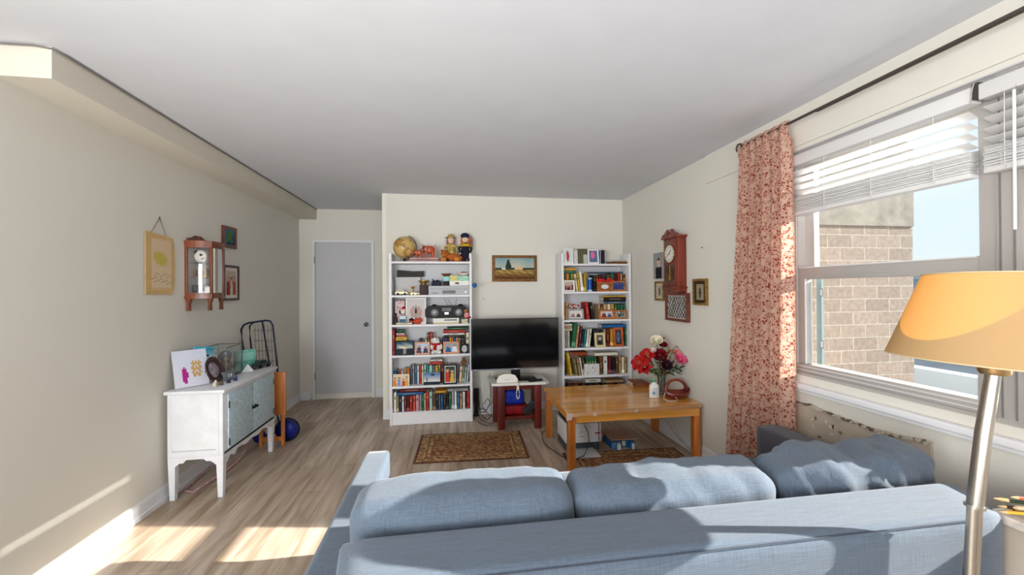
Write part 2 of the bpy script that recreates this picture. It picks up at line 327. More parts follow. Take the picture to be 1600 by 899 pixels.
# ------------------------------------------------------------------ blinds
def slat_mat():
    m = bpy.data.materials.new('blind_slat'); m.use_nodes = True; nt = m.node_tree; b = nt.nodes['Principled BSDF']; b.inputs['Base Color'].default_value = lin((222, 221, 220)); b.inputs['Roughness'].default_value = .45
    t = nt.nodes.new('ShaderNodeBsdfTranslucent'); t.inputs[0].default_value = lin((236, 234, 228)); x = nt.nodes.new('ShaderNodeMixShader'); x.inputs[0].default_value = .05
    nt.links.new(b.outputs[0], x.inputs[1]); nt.links.new(t.outputs[0], x.inputs[2]); nt.links.new(x.outputs[0], nt.nodes['Material Output'].inputs[0]); return m
slatm = slat_mat()
def blind(y0, y1, label, stackbot, wandy):
    B = thing('window_blind', label, 'blind', (XR-.03, (y0+y1)/2, 2.30), 0, 'white slat blinds in the window')
    hw = (y1-y0)/2; zz = lambda z: z-2.30
    MB().box(-.012, .05, -hw, hw, zz(2.232), zz(2.296), slatm, bev=.004).build('head_rail', B)
    for z in (2.19, 2.145, 2.10, 2.062):
        T = Matrix.Translation((.02, 0, zz(z))) @ Matrix.Rotation(R(22), 4, 'Y')
        MB().box(-.026, .026, -hw+.01, hw-.01, -.0015, .0015, slatm, T=T, bev=.001).build('slat', B)
    n = 16
    for k in range(n):
        z = 2.035-k*(2.035-stackbot-.02)/n
        T = Matrix.Translation((.02, random.uniform(-.004, .004), zz(z))) @ Matrix.Rotation(R(random.uniform(-6, 2)), 4, 'Y')
        MB().box(-.026, .026, -hw+.01, hw-.01, -.0022, .0022, slatm, T=T, bev=.0015).build('slat', B)
    MB().box(-.008, .048, -hw+.01, hw-.01, zz(stackbot), zz(stackbot+.022), slatm, bev=.004).build('bottom_rail', B)
    for f in (-.72, -.15, .4, .86):
        c = MB(); m = M((226, 224, 220), .8)
        c.tube([(-.009, f*hw, zz(2.23)), (-.011, f*hw, zz(2.06)), (-.011, f*hw, zz(stackbot+.01))], .0014, m, seg=5)
        for k in range(9):
            a = [(-.010-.008*math.sin(t*math.pi/6), f*hw+.012*math.cos(t*math.pi/6+k)+(k % 2)*.006, zz(2.04-k*.013)+.006*math.sin(t)) for t in range(7)]
            c.tube(a, .001, m, seg=4)
        c.build('ladder_cord', B)
    if wandy is not None:
        MB().cyl((-.022, wandy, zz(2.22)), (-.026, wandy, zz(1.69)), .0055, M((225, 228, 228), .2), seg=6).tube([(-.01, wandy, zz(2.24)), (-.022, wandy, zz(2.225))], .002, M((180, 180, 180), .4), seg=5).build('tilt_wand', B)
    return B
blind(1.37, 2.325, 'white slat blind gathered up high, nearest the flowered curtain', 1.925, None)
blind(.24, 1.345, 'white slat blind gathered up high with a clear hanging tilt wand, right edge of photo', 1.93, .44)
blind(-.86, .17, 'white slat blind on the rearmost window behind the lamp side', 1.93, None)
bk = MB(); bk.box(-.01, .02, -.01, .01, -.02, .045, M((70, 66, 64), .5)).tube([(-.014, 0, .045), (-.02, .004, .01), (-.014, .01, -.03)], .003, M((170, 165, 162), .4))
tag(bk.build('blind_bracket', loc=(XR-.03, 1.357, 2.262)), 'small dark metal bracket between the two blind head rails', 'bracket')
# ------------------------------------------------------------------ curtain and rod
rod = thing('curtain_rod', 'thin dark metal curtain rod with a ring finial above the window', 'curtain rod', (2.05, .9, 2.475))
rm = M((96, 88, 84), .35, .7)
MB().cyl((0, -2.4, .0), (0, 1.70, .0), .0085, rm, seg=12).cyl((-.0, -2.4, -.004), (0, 1.1, -.004), .0105, rm, seg=12).build('rod', rod)
f = MB(); f.tube([(0, 1.725+.026*math.cos(a*math.pi/10), .026*math.sin(a*math.pi/10)) for a in range(20)], .0065, rm, closed=True); f.build('finial', rod)
MB().cyl((0, 1.64, 0), (.1, 1.64, 0), .006, rm).box(.098, .104, 1.62, 1.66, -.03, .03, rm).build('wall_bracket', rod)
MB().cyl((0, -.2, 0), (.1, -.2, 0), .006, rm).box(.098, .104, -.22, -.18, -.03, .03, rm).build('wall_bracket', rod)
def curtain_mat():
    m = bpy.data.materials.new('flowered_curtain'); m.use_nodes = True; nt = m.node_tree; nt.nodes.clear(); N = nt.nodes.new; L = nt.links.new
    uv = N('ShaderNodeUVMap'); o = N('ShaderNodeOutputMaterial')
    v = N('ShaderNodeTexVoronoi'); v.inputs['Scale'].default_value = 62; n = N('ShaderNodeTexNoise'); n.inputs['Scale'].default_value = 120; n.inputs['Detail'].default_value = 3
    n2 = N('ShaderNodeTexNoise'); n2.inputs['Scale'].default_value = 26; n2.inputs['Detail'].default_value = 4
    for q in (v, n, n2): L(uv.outputs[0], q.inputs['Vector'])
    def ramp(src, stops):
        r = N('ShaderNodeValToRGB'); r.color_ramp.interpolation = 'LINEAR'; e = r.color_ramp.elements
        while len(e) < len(stops): e.new(.5)
        for k, (p, c) in enumerate(stops): e[k].position = p; e[k].color = lin(c)
        L(src, r.inputs[0]); return r.outputs[0]
    a = ramp(v.outputs['Distance'], [(.0, (138, 52, 44)), (.3, (160, 78, 66)), (.45, (226, 188, 168)), (1, (230, 198, 178))])
    b = ramp(n.outputs[0], [(.42, (196, 110, 92)), (.5, (255, 255, 255)), (1, (255, 255, 255))])
    x = N('ShaderNodeMix'); x.data_type = 'RGBA'; x.blend_type = 'MULTIPLY'; x.inputs[0].default_value = .8; L(a, x.inputs[6]); L(b, x.inputs[7])
    c = ramp(n2.outputs[0], [(.38, (226, 188, 164)), (.52, (255, 255, 255)), (1, (255, 255, 255))])
    y = N('ShaderNodeMix'); y.data_type = 'RGBA'; y.blend_type = 'MIX'; y.inputs[7].default_value = lin((228, 196, 176))
    rr = N('ShaderNodeValToRGB'); rr.color_ramp.elements[0].position = .52; rr.color_ramp.elements[1].position = .6; L(n2.outputs[0], rr.inputs[0]); L(rr.outputs[0], y.inputs[0]); L(x.outputs[2], y.inputs[6])
    d = N('ShaderNodeBsdfDiffuse'); t = N('ShaderNodeBsdfTranslucent'); L(y.outputs[2], d.inputs[0]); L(y.outputs[2], t.inputs[0])
    s = N('ShaderNodeMixShader'); s.inputs[0].default_value = .52; L(d.outputs[0], s.inputs[1]); L(t.outputs[0], s.inputs[2])
    tp = N('ShaderNodeBsdfTransparent'); s2 = N('ShaderNodeMixShader'); s2.inputs[0].default_value = .08; L(s.outputs[0], s2.inputs[1]); L(tp.outputs[0], s2.inputs[2]); L(s2.outputs[0], o.inputs[0]); return m
cm = curtain_mat(); bm = bmesh.new(); uvl = bm.loops.layers.uv.new('UVMap'); NU, NV = 150, 60; g = []
for j in range(NV+1):
    v = j/NV; z = 2.50-v*2.44; row = []
    for i in range(NU+1):
        u = i/NU; y = 2.185+.43*u+(.185*u-.0)*v**1.3-(.0)*v
        ph = u*2*math.pi*6.5+.7*math.sin(u*7+2)+v*.5
        amp = (.028+.016*v) if j > 1 else .022
        x = 2.05+amp*math.sin(ph)*(.8+.2*math.sin(u*17))+.012*math.sin(v*5+u*9)*v
        if j <= 2: x = 2.05+.5*(x-2.05)+(-.013 if j else 0)
        row.append(bm.verts.new((x, y+.008*math.sin(ph*2), z)))
    g.append(row)
for j in range(NV):
    for i in range(NU):
        f = bm.faces.new((g[j][i], g[j][i+1], g[j+1][i+1], g[j+1][i])); f.smooth = True
        for lp, (a, b) in zip(f.loops, ((i, j), (i+1, j), (i+1, j+1), (i, j+1))): lp[uvl].uv = (a/NU*1.7, b/NV*2.44)
me = bpy.data.meshes.new('curtain'); bm.to_mesh(me); bm.free(); me.materials.append(cm); cu = bpy.data.objects.new('curtain', me); COL.objects.link(cu)
tag(cu, 'long red and cream flowered curtain hanging from the rod beside the window', 'curtain')
# ------------------------------------------------------------------ sofa
from mathutils import noise as mn
sf = fabric((76, 88, 102), 'sofa_fabric'); sfd = fabric((74, 72, 80), 'sofa_fabric_shaded', var=.1)  # second one: darker copy for the right arm, shade put into its colour
def softbox(x0, x1, y0, y1, z0, z1, m, r=.05, n=14, taper=None, puff=0, wr=0, seed=0, T=None):
    b = MB(); i = b.mi(m); t = bmesh.new(); bmesh.ops.create_cube(t, size=2); bmesh.ops.subdivide_edges(t, edges=t.edges[:], cuts=n, use_grid_fill=True)
    cx, cy, cz = (x0+x1)/2, (y0+y1)/2, (z0+z1)/2; hx, hy, hz = (x1-x0)/2, (y1-y0)/2, (z1-z0)/2; vs = []
    for v in t.verts:
        p = Vector((v.co.x*hx, v.co.y*hy, v.co.z*hz)); q = Vector([max(-h+r, min(h-r, c)) for c, h in zip(p, (hx, hy, hz))]); d = p-q
        if d.length > 1e-6: d = d.normalized()*r
        p = q+d; a, b_, c = p.x/hx, p.y/hy, p.z/hz
        if puff:
            k = 1-(abs(a)**3)*.45; p.y *= 1+puff*k*(1-c*c)-.25*(abs(a)**4); p.z *= 1+.04*k-(.06*abs(a)**6)
        if wr:
            q = Vector((p.x*9+p.z*5+seed*7, p.z*3+p.y*3, seed)); s = mn.noise(q)*wr*.8+mn.noise(q*2.3)*wr*.55
            nn = Vector((a*abs(a)**3, b_, c)).normalized(); p += nn*s
        if taper: p.x += taper(p.x+cx, p.y+cy)
        vs.append((cx+p.x, cy+p.y, cz+p.z))
    t.verts.index_update(); b.faces(vs, [[v.index for v in f.verts] for f in t.faces], m, True, T); t.free(); return b
SO = thing('sofa', 'blue-grey woven fabric three-seat sofa seen from behind, facing the bookcases', 'sofa', (.78, 1.6, 0))
def so(mb, name, par=SO):
    o = mb.build(name, par); o.location = (-.78, -1.6, 0) if par is SO else (0, 0, 0); return o
def tp(x, y):
    k = (1.22-y)/.22; return (-.13*k if x > .78 else .035*k)*abs(x-.78)/1.05
so(softbox(-.31, 1.80, 1.0, 1.225, .14, .782, sf, r=.035, n=30, taper=tp), 'backrest')
seam = MB(); seam.tube([(x, 1.0045, .7745) for x in [-.25+k*.1 for k in range(19)]], .0016, M((60, 66, 76), .95), seg=5); so(seam, 'seam')
so(softbox(-.45, -.313, .99, 2.30, .12, .62, sf, r=.028, n=20), 'arm')
so(softbox(1.86, 2.02, 1.10, 2.27, .12, .635, sfd, r=.028, n=20), 'arm')
so(MB().box(-.32, 1.87, 1.22, 2.22, .12, .28, sf, bev=.01), 'seat_frame')
for k in range(3):
    x0 = -.305+k*.72; so(softbox(x0, x0+.716, 1.23, 2.27, .28, .455, sf, r=.05, n=14, puff=.0), 'seat_cushion')
for x in (-.4, 1.95):
    for y in (1.06, 2.2): so(MB().cyl((x, y, .001), (x, y, .13), .02, M((60, 45, 38), .4), r1=.028), 'leg')
for k, (x0, x1, z1, y1, tl) in enumerate(((-.305, .408, .832, 1.43, 0), (.416, 1.16, .818, 1.42, 3), (1.168, 1.855, .838, 1.42, 0))):
    T = Matrix.Translation(((x0+x1)/2, 1.383, .665)) @ Matrix.Rotation(R(5), 4, 'X') @ Matrix.Rotation(R((0, 0, -2.5)[k]), 4, 'Y')
    hw = (x1-x0)/2
    b = softbox(-hw, hw, -.115, .115, -.19, z1-.66, sf, r=.062, n=26, puff=.12, wr=(.010, .018, .032)[k], seed=k+3, T=T)
    lab = ('blue-grey loose back cushion at the left end of the sofa', 'blue-grey loose back cushion in the middle of the sofa', 'crumpled paler back cushion at the window end of the sofa')[k]
    tag(b.build('sofa_cushion'), lab, 'cushion', 'loose back cushions on the sofa')
# ------------------------------------------------------------------ floor lamp
LX, LY = 1.39, .945
LP = thing('floor_lamp', 'brushed steel floor lamp with a wide tan tapered shade behind the sofa', 'floor lamp', (LX, LY, 0))
st = M((176, 168, 158), .28, 1, name='brushed_steel', bump=.03, scale=60)
LT = Matrix.Rotation(R(5.1), 4, 'Y')
MB().lathe([(0, .028), (.03, .03), (.11, .022), (.135, .012), (.138, 0.001), (0, 0.001)], st, seg=40, T=Matrix.Translation((0, -.09, 0))).build('base', LP)
MB().tube([(0, -.06, .02), (.03, -.015, .3), (.058, .0, .66), (.075, 0, .86)], .0165, st, seg=16).build('pole', LP)
MB().tube([(.075, 0, .855), (.108, 0, 1.06), (.140, -.005, 1.245)], [.0185, .0185, .0165], st, seg=16).build('pole', LP)
MB().tube([(.0735, 0, .852), (.0745, 0, .860)], .0225, st, seg=20).build('pole_ring', LP)
MB().tube([(.139, -.005, 1.225), (.1395, -.005, 1.232), (.143, -.005, 1.262)], [.028, .034, .034], M((178, 148, 104), .3, .9), seg=24).build('socket_cup', LP)
def shade_mat():
    m = bpy.data.materials.new('lamp_shade_cloth'); m.use_nodes = True; nt = m.node_tree; nt.nodes.clear(); N = nt.nodes.new; L = nt.links.new
    o = N('ShaderNodeOutputMaterial'); d = N('ShaderNodeBsdfDiffuse'); t = N('ShaderNodeBsdfTranslucent'); d.inputs[0].default_value = lin((176, 148, 108)); t.inputs[0].default_value = lin((228, 146, 14))
    tc = N('ShaderNodeTexCoord'); n = N('ShaderNodeTexNoise'); n.inputs['Scale'].default_value = 1; mp = N('ShaderNodeMapping'); mp.inputs['Scale'].default_value = (30, 30, 500); L(tc.outputs['Object'], mp.inputs[0]); L(mp.outputs[0], n.inputs['Vector'])
    bp = N('ShaderNodeBump'); bp.inputs['Strength'].default_value = .2; bp.inputs['Distance'].default_value = .002; L(n.outputs[0], bp.inputs['Height']); L(bp.outputs[0], d.inputs['Normal'])
    s = N('ShaderNodeMixShader'); s.inputs[0].default_value = .16; L(d.outputs[0], s.inputs[1]); L(t.outputs[0], s.inputs[2]); L(s.outputs[0], o.inputs[0]); return m
shm = shade_mat()
ST = Matrix.Translation((.160, -.01, 1.262)) @ Matrix.Rotation(R(3), 4, 'Y')
sh = MB(); sh.lathe([(.247, 0), (.168, .245)], shm, seg=64, T=ST); sh.build('lamp_shade', LP, norm=False)
rim = M((196, 178, 140), .5); r_ = MB()
for rr, z in ((.247, 0), (.168, .245)): r_.tube([(rr*math.cos(a*math.pi/24), rr*math.sin(a*math.pi/24), z) for a in range(48)], .0022, rim, seg=6, T=ST, closed=True)
r_.build('shade_rim', LP)
sp = MB(); sp.ball((0, 0, .11), (.03, .03, .042), M((240, 238, 230), .3), T=ST).cyl((0, 0, -.01), (0, 0, .07), .018, M((225, 220, 210), .5), T=ST)
for a in (20, 140, 260): sp.tube([(.02*math.cos(R(a)), .02*math.sin(R(a)), .02), (.1*math.cos(R(a)), .1*math.sin(R(a)), .05), (.22*math.cos(R(a)), .22*math.sin(R(a)), .07)], .002, st, seg=6, T=ST)
sp.build('bulb', LP)
# ------------------------------------------------------------------ side table with pencils (lower right)
TB = thing('side_table', 'beige painted side table beside the window end of the sofa', 'side table', (1.942, .775, 0))
tm = M((186, 174, 160), .6, noise=.05, scale=8, name='beige_paint')
MB().box(-.2, .2, -.275, .295, .02, .72, tm, bev=.006).box(-.18, .18, -.25, .25, 0.001, .03, M((90, 80, 74), .7)).build('body', TB)
MB().box(-.215, .215, -.29, .308, .722, .752, M((214, 206, 196), .5, noise=.15, scale=30, name='marbled_top'), bev=.005).build('top', TB)
pc = [((214, 176, 70), 'mustard yellow'), ((46, 62, 44), 'dark green'), ((196, 84, 58), 'orange-red'), ((58, 44, 40), 'black'), ((226, 206, 168), 'cream'), ((226, 178, 60), 'bright yellow'), ((150, 92, 48), 'brown')]
tips = [(1552, 779, 0), (1563, 781, 1), (1579, 777, 2), (1559, 791, 3), (1575, 793, 4), (1561, 800, 5), (1568, 806, 6)]
for k, (c, nm) in enumerate(pc):
    p = at(tips[k][0], tips[k][1], Y=1.06-.012*(k % 3)); p.z = max(p.z, .7605)
    P = thing('pencil', f'{nm} pencil in the heap of pencils on the side table top', 'pencil', p, (0, R(4 if p.z > .775 else .6), R(-24+3*(k % 3))), 'pencils on the side table')
    MB().cyl((0.02, 0, 0), (.18, 0, 0), .0052 if k != 4 else .008, M(c, .45), seg=8).build('barrel', P)
    MB().cyl((0.02, 0, 0), (.0, 0, 0), .005, M((222, 188, 140), .7), r1=.0008, seg=8).build('tip', P)
# ------------------------------------------------------------------ helpers for pictures and small things
def mix(a, b, t): t = max(0, min(1, t)); return tuple(x+(y-x)*t for x, y in zip(a, b))
def rnd(seed):
    r = random.Random(seed); return lambda a=1., b=None: r.uniform(0, a) if b is None else r.uniform(a, b)
def people(bg, cols, n, seed=0, ground=None):
    r = rnd(seed); P = [((k+.5)/n+r(-.04, .04), r(.42, .62), cols[k % len(cols)]) for k in range(n)]
    def f(u, v):
        c = mix(bg, ground or bg, (1-v)*1.2-.2)
        for x, t, cl in P:
            wdt = .34/n
            if ((u-x)/wdt)**2+((v-t-.12)/.1)**2 < 1: return (206, 160, 130) if v < t+.17 else (70, 50, 40)
            if abs(u-x) < wdt*1.35*(1-.4*max(0, v/t)) and v < t+.03: c = cl
        return c
    return f
def sunset(u, v):
    if v < .45: return mix((30, 44, 60), (226, 196, 160), max(0, 1-abs(u-.5)*7)*.9)
    return mix((222, 214, 190), (44, 84, 104), abs(v-.55)*2.2+abs(u-.5)*.4+.15*math.sin(u*9+v*14))
def beach(u, v):
    if v < .25: return (28, 44, 60)
    if abs(u-.55) < .02 and v < .8 or (abs(u-.55) < .12 and abs(v-.82) < .07): return (24, 34, 50)
    if abs(u-.2) < .03 and v < .6: return (40, 50, 66)
    return mix((226, 220, 214), (72, 110, 160), (v-.3)*1.4)
def landscape(u, v):
    if v > .52:
        c = mix((196, 190, 170), (120, 158, 170), (v-.5)*1.6+.2*math.sin(u*9))
        if abs(u-.34) < .07*(1.05-v)*2.4 and v < .95: c = (38, 56, 50)
        return c
    if v > .43:
        if .5 < u < .7: return (220, 180, 130)
        if .16 < u < .28: return (206, 200, 176)
        return (52, 60, 50)
    c = mix((190, 160, 90), (120, 96, 44), .5+.5*math.sin(u*23+v*31)*math.sin(u*11-v*9))
    return mix((84, 46, 22), c, v*3.2)
def stripes(*cs):
    return lambda u, v: cs[int(v*len(cs)*.999)]
def blob(bg, fg, cx=.5, cy=.5, rx=.25, ry=.35, fg2=None):
    def f(u, v):
        d = ((u-cx)/rx)**2+((v-cy)/ry)**2
        if d < 1: return fg2 if fg2 and (u*37+v*23) % 3 < 1 else fg
        return bg
    return f
def face(bg, hair, cloth):
    def f(u, v):
        if ((u-.5)/.2)**2+((v-.64)/.17)**2 < 1: return (206, 178, 156) if v < .72 else hair
        if v < .42 and abs(u-.5) < .36-.3*max(0, v-.25): return cloth
        return bg
    return f
def crowd(u, v):
    r = math.sin(u*47.1+math.floor(v*7)*3.3)*math.sin(v*44)+.5*math.sin(u*131+v*77)
    return (206, 204, 198) if r > .25 else (38, 36, 34) if r < -.1 else (120, 118, 112)
def speck(bg, cols, seed=1, dens=.4):
    rr = random.Random(seed); tbl = [[rr.random() for _ in range(32)] for _ in range(32)]; tb2 = [[rr.choice(cols) for _ in range(32)] for _ in range(32)]
    return lambda u, v: tb2[int(u*31)][int(v*31)] if tbl[int(u*31)][int(v*31)] < dens else bg
def frame(name, label, cat, loc, w, h, fw, fm, paint, rotz=0, tilt=0, th=.014, mat=None, matw=.0, group=None, stand=True, nx=18, ny=16):
    t = thing(name, label, cat, loc, (R(-tilt) if False else 0, 0, rotz), group)
    T = Matrix.Rotation(R(-tilt), 4, 'X')
    b = MB(); o = [(-w/2, 0), (w/2, 0), (w/2, h), (-w/2, h)]; q = [(-w/2+fw, fw), (w/2-fw, fw), (w/2-fw, h-fw), (-w/2+fw, h-fw)]
    for k in range(4):
        a, c = o[k], o[(k+1) % 4]; d, e = q[(k+1) % 4], q[k]
        b.prism([a, c, d, e], 0, th, fm, plane='xz', T=T)
    b.build('frame', t)
    MB().box(-w/2+fw*.5, w/2-fw*.5, th*.75, th-.001, fw*.5, h-fw*.5, M((90, 74, 60), .8), T=T).build('backing', t)
    if mat: MB().box(-w/2+fw, w/2-fw, th*.5, th*.7, fw, h-fw, M(mat, .8), T=T).build('mount', t)
    MB().pic(w-2*fw-2*matw, h-2*fw-2*matw, paint, nx, ny, y=th*.42, z0=fw+matw, T=T).build('picture', t, norm=False)
    if stand: MB().prism([(-.012, .0), (.012, .0), (.008, h*.6), (-.008, h*.6)], 0, .002, M((60, 50, 44), .8), plane='xz', T=Matrix.Translation((0, .05, .0015)) @ Matrix.Rotation(R(-tilt+22), 4, 'X') if h < .4 else T).build('easel_leg', t)
    return t
WOODO = wood((190, 112, 48), 'oak_frame'); WOODD = wood((84, 40, 26), 'dark_wood', axis=2); GOLD = M((150, 116, 56), .4, .5, noise=.3, scale=30, name='gilt')
BLK = M((16, 16, 18), .55); WHT = M((232, 230, 226), .5)
# ------------------------------------------------------------------ bookcases
bcm = M((232, 232, 234), .45, name='bookcase_white'); bcb = M((206, 207, 210), .6, name='bookcase_back')
def bookcase(x0, x1, yf, top, levels, label):
    t = thing('bookcase', label, 'bookcase', ((x0+x1)/2, yf, 0), 0, 'white bookcases against the back wall'); hw = (x1-x0)/2; yb = YB-.012-yf
    MB().box(-hw, -hw+.026, 0, yb, 0, top, bcm, bev=.0015).build('side_panel', t); MB().box(hw-.026, hw, 0, yb, 0, top, bcm, bev=.0015).build('side_panel', t)
    MB().box(-hw+.02, hw-.02, yb-.008, yb, .02, top-.06, bcb).build('back_panel', t)
    for z in levels: MB().box(-hw+.026, hw-.026, .004, yb-.008, z-.022, z, bcm, bev=.0012).build('shelf', t)
    MB().box(-hw+.026, hw-.026, .012, .028, 0.004, levels[-1]-.022, bcm).build('plinth', t)
    return t
LV = [1.795, 1.423, 1.099, .763, .424, .142]; RV = [1.774, 1.446, 1.116, .786, .459, .13]
bookcase(-.642, .256, 4.60, 1.885, LV, 'tall white open bookcase topped by a globe, left of the television')
bookcase(1.296, 2.15, 4.60, 1.895, RV, 'tall white open bookcase topped by white photo frames, right of the television')
EPS = .0012
CW = dict(lilac=(196, 180, 200), cream=(220, 208, 178), olive=(146, 136, 96), navy=(28, 38, 66), white=(222, 222, 216), maroon=(92, 22, 26), red=(168, 34, 32), coral=(204, 92, 76),
          brown=(98, 62, 38), mint=(150, 198, 184), black=(28, 26, 28), slate=(70, 90, 108), green=(36, 96, 66), grey=(150, 152, 154), blue=(30, 92, 150), tan=(184, 150, 106),
          yellow=(214, 172, 48), teal=(20, 124, 116), orange=(206, 104, 40), pink=(208, 150, 156), gold=(196, 142, 50), rust=(146, 66, 34), ivory=(228, 222, 204), purple=(90, 60, 110))
CWN = dict(slate='slate blue', gold='gold', rust='rust brown', ivory='ivory')
BK = []      # records for the labels
def book_mesh(w, h, d, col, flat, seed):
    r = rnd(seed); c = CW[col]; cm_ = M(c, .5, name='book_cover'); pg = M((220, 210, 190), .9, name='book_pages'); b = MB()
    if flat: X, Y, Z = h, d, w
    else: X, Y, Z = w, d, h
    t = min(.003, w*.12)
    if not flat:
        b.box(-X/2, X/2, 0, t, 0, Z, cm_); b.box(-X/2, -X/2+t, 0, Y, 0, Z, cm_); b.box(X/2-t, X/2, 0, Y, 0, Z, cm_); b.box(-X/2+t, X/2-t, t, Y-.004, .003, Z-.003, pg)
        acc = mix(c, (216, 190, 130), .6) if sum(c) < 330 else tuple(int(v*.45) for v in c)
        k = int(r(0, 4))
        am = M(acc, .4, name='spine_lettering')
        if k in (0, 1): b.box(-X*.22, X*.22, -.0006, .0, Z*.64, Z*.64+Z*.14, am)
        if k in (1, 2): b.box(-X*.45, X*.45, -.0005, 0, Z*.88, Z*.9, am).box(-X*.45, X*.45, -.0005, 0, Z*.1, Z*.12, am)
        if k == 3: b.box(-X*.5, X*.5, -.0006, 0, Z*.05, Z*.22, M(tuple(min(255, v+60) for v in c), .5))
        if k == 2: b.box(-X*.1, X*.1, -.0006, 0, Z*.35, Z*.7, am)
    else:
        b.box(-X/2, X/2, 0, t, 0, Z, cm_); b.box(-X/2, X/2, 0, Y, 0, t, cm_); b.box(-X/2, X/2, 0, Y, Z-t, Z, cm_); b.box(-X/2+.003, X/2-.003, t, Y-.004, t, Z-t, pg)
        if r() < .6: b.box(-X*.26, X*.2, -.0006, 0, Z*.4, Z*.6, M(mix(c, (216, 190, 140), .55) if sum(c) < 400 else (110, 100, 90), .5))
    return b
YS = 4.672
class Shelf:
    def __init__(s, z, word, yf=YS): s.z = z; s.word = word; s.tops = []; s.last = -9; s.yf = yf
    def up(s, px0, px1, pyt, col, lean=0, d=.15, y=None, ref=1):
        y = y or s.yf; a = at(px0, pyt, Y=y); b = at(px1, pyt, Y=y); w = max(.008, (b.x-a.x)-.0006); z1 = a.z; h = max(.06, z1-s.z-EPS); l = R(lean)
        x = (a.x+b.x)/2
        if lean == 0 and ref:
            if x-w/2 < s.last+.0004: x = s.last+.0004+w/2
            s.last = x+w/2
        hh = (h-w*abs(math.sin(l)))/math.cos(l)
        xb = x-math.sin(l)*hh/2*0
        o = book_mesh(w, hh, d, col, False, len(BK)).build('book', loc=(x, y, s.z+EPS+w/2*abs(math.sin(l))), rot=(0, l, 0))
        s.tops.append((x-w/2+min(0, math.sin(l)*hh), x+w/2+max(0, math.sin(l)*hh), s.z+EPS+h, y)); BK.append((s.word, x, o, col, 'upright' if lean == 0 else 'leaning')); return o
    def flat(s, px0, px1, pyt, pyb, col, d=.15, y=None, free=False, z=None):
        y = y or s.yf; a = at(px0, pyt, Y=y); b = at(px1, pyb, Y=y); t = max(.008, a.z-b.z); x0, x1 = a.x, b.x
        z0 = s.z+EPS
        if not free:
            for (u, v, tz, yy) in s.tops:
                if v > x0+.004 and u < x1-.004: z0 = max(z0, tz+.0006)
        o = book_mesh(t, x1-x0, d, col, True, len(BK)).build('book', loc=((x0+x1)/2, y, z0)); s.tops.append((x0, x1, z0+t, y)); BK.append((s.word, (x0+x1)/2, o, col, 'flat')); return o
c1 = lambda u: 600+u/7.49
v3 = lambda v: 550+v/7.49; v2 = lambda v: 450+v/7.49; v1 = lambda v: 340+v/7.49
# --- left bookcase, bottom shelf
s6 = Shelf(LV[5], 'bottom shelf of the left bookcase', 4.63)
for u0, u1, v, c in [(90, 108, 515, 'lilac'), (112, 146, 475, 'ivory'), (148, 172, 515, 'olive'), (174, 208, 512, 'navy'), (209, 234, 518, 'white'), (236, 264, 512, 'maroon'), (266, 296, 512, 'maroon'),
                     (298, 334, 515, 'red'), (338, 368, 512, 'coral'), (371, 410, 502, 'pink'), (412, 440, 500, 'grey'), (441, 467, 500, 'green'), (469, 486, 485, 'cream'), (487, 526, 465, 'red'), (528, 566, 468, 'mint'),
                     (568, 606, 485, 'brown'), (608, 636, 500, 'navy'), (638, 662, 505, 'slate'), (664, 690, 510, 'blue'), (692, 724, 500, 'black'), (726, 755, 490, 'black'), (757, 786, 475, 'green'), (788, 820, 462, 'grey'),
                     (822, 851, 460, 'white'), (853, 884, 478, 'blue'), (886, 914, 480, 'tan'), (918, 950, 468, 'white'), (968, 1000, 462, 'red')]:
    s6.up(c1(u0), c1(u1), v3(v+4), c)
s6.flat(c1(150), c1(460), v3(484), v3(504), 'blue'); s6.flat(c1(180), c1(490), v3(446), v3(476), 'maroon')
s6.flat(c1(600), c1(730), v3(440), v3(466), 'gold'); s6.flat(c1(744), c1(985), v3(430), v3(452), 'grey')
# --- left, second shelf from the bottom
s5 = Shelf(LV[4], 'second lowest shelf of the left bookcase', 4.70)
for u0, u1, v, c in [(104, 146, 218, 'blue'), (148, 172, 232, 'black'), (174, 200, 225, 'red'), (202, 226, 222, 'white'), (228, 262, 198, 'tan'), (264, 302, 195, 'orange'), (304, 330, 165, 'slate'), (332, 356, 160, 'grey'), (358, 384, 165, 'blue'),
                     (386, 410, 165, 'white'), (412, 436, 165, 'red'), (438, 462, 165, 'cream'), (464, 494, 155, 'mint'), (496, 524, 160, 'teal'), (526, 566, 160, 'mint'), (568, 598, 160, 'slate'), (600, 630, 160, 'yellow'), (632, 662, 150, 'olive'),
                     (664, 700, 150, 'maroon'), (702, 740, 145, 'slate'), (742, 790, 148, 'brown'), (792, 830, 145, 'coral'), (832, 862, 148, 'pink')]:
    s5.up(c1(u0), c1(u1), v3(v), c)
for u0, u1, v, c in [(872, 905, 172, 'cream'), (908, 930, 165, 'olive'), (934, 956, 180, 'mint'), (960, 984, 160, 'lilac')]: s5.up(c1(u0), c1(u1), v3(v), c, lean=5)
s5.flat(c1(535), c1(690), v3(118), v3(150), 'red'); s5.flat(c1(540), c1(685), v3(96), v3(114), 'white')
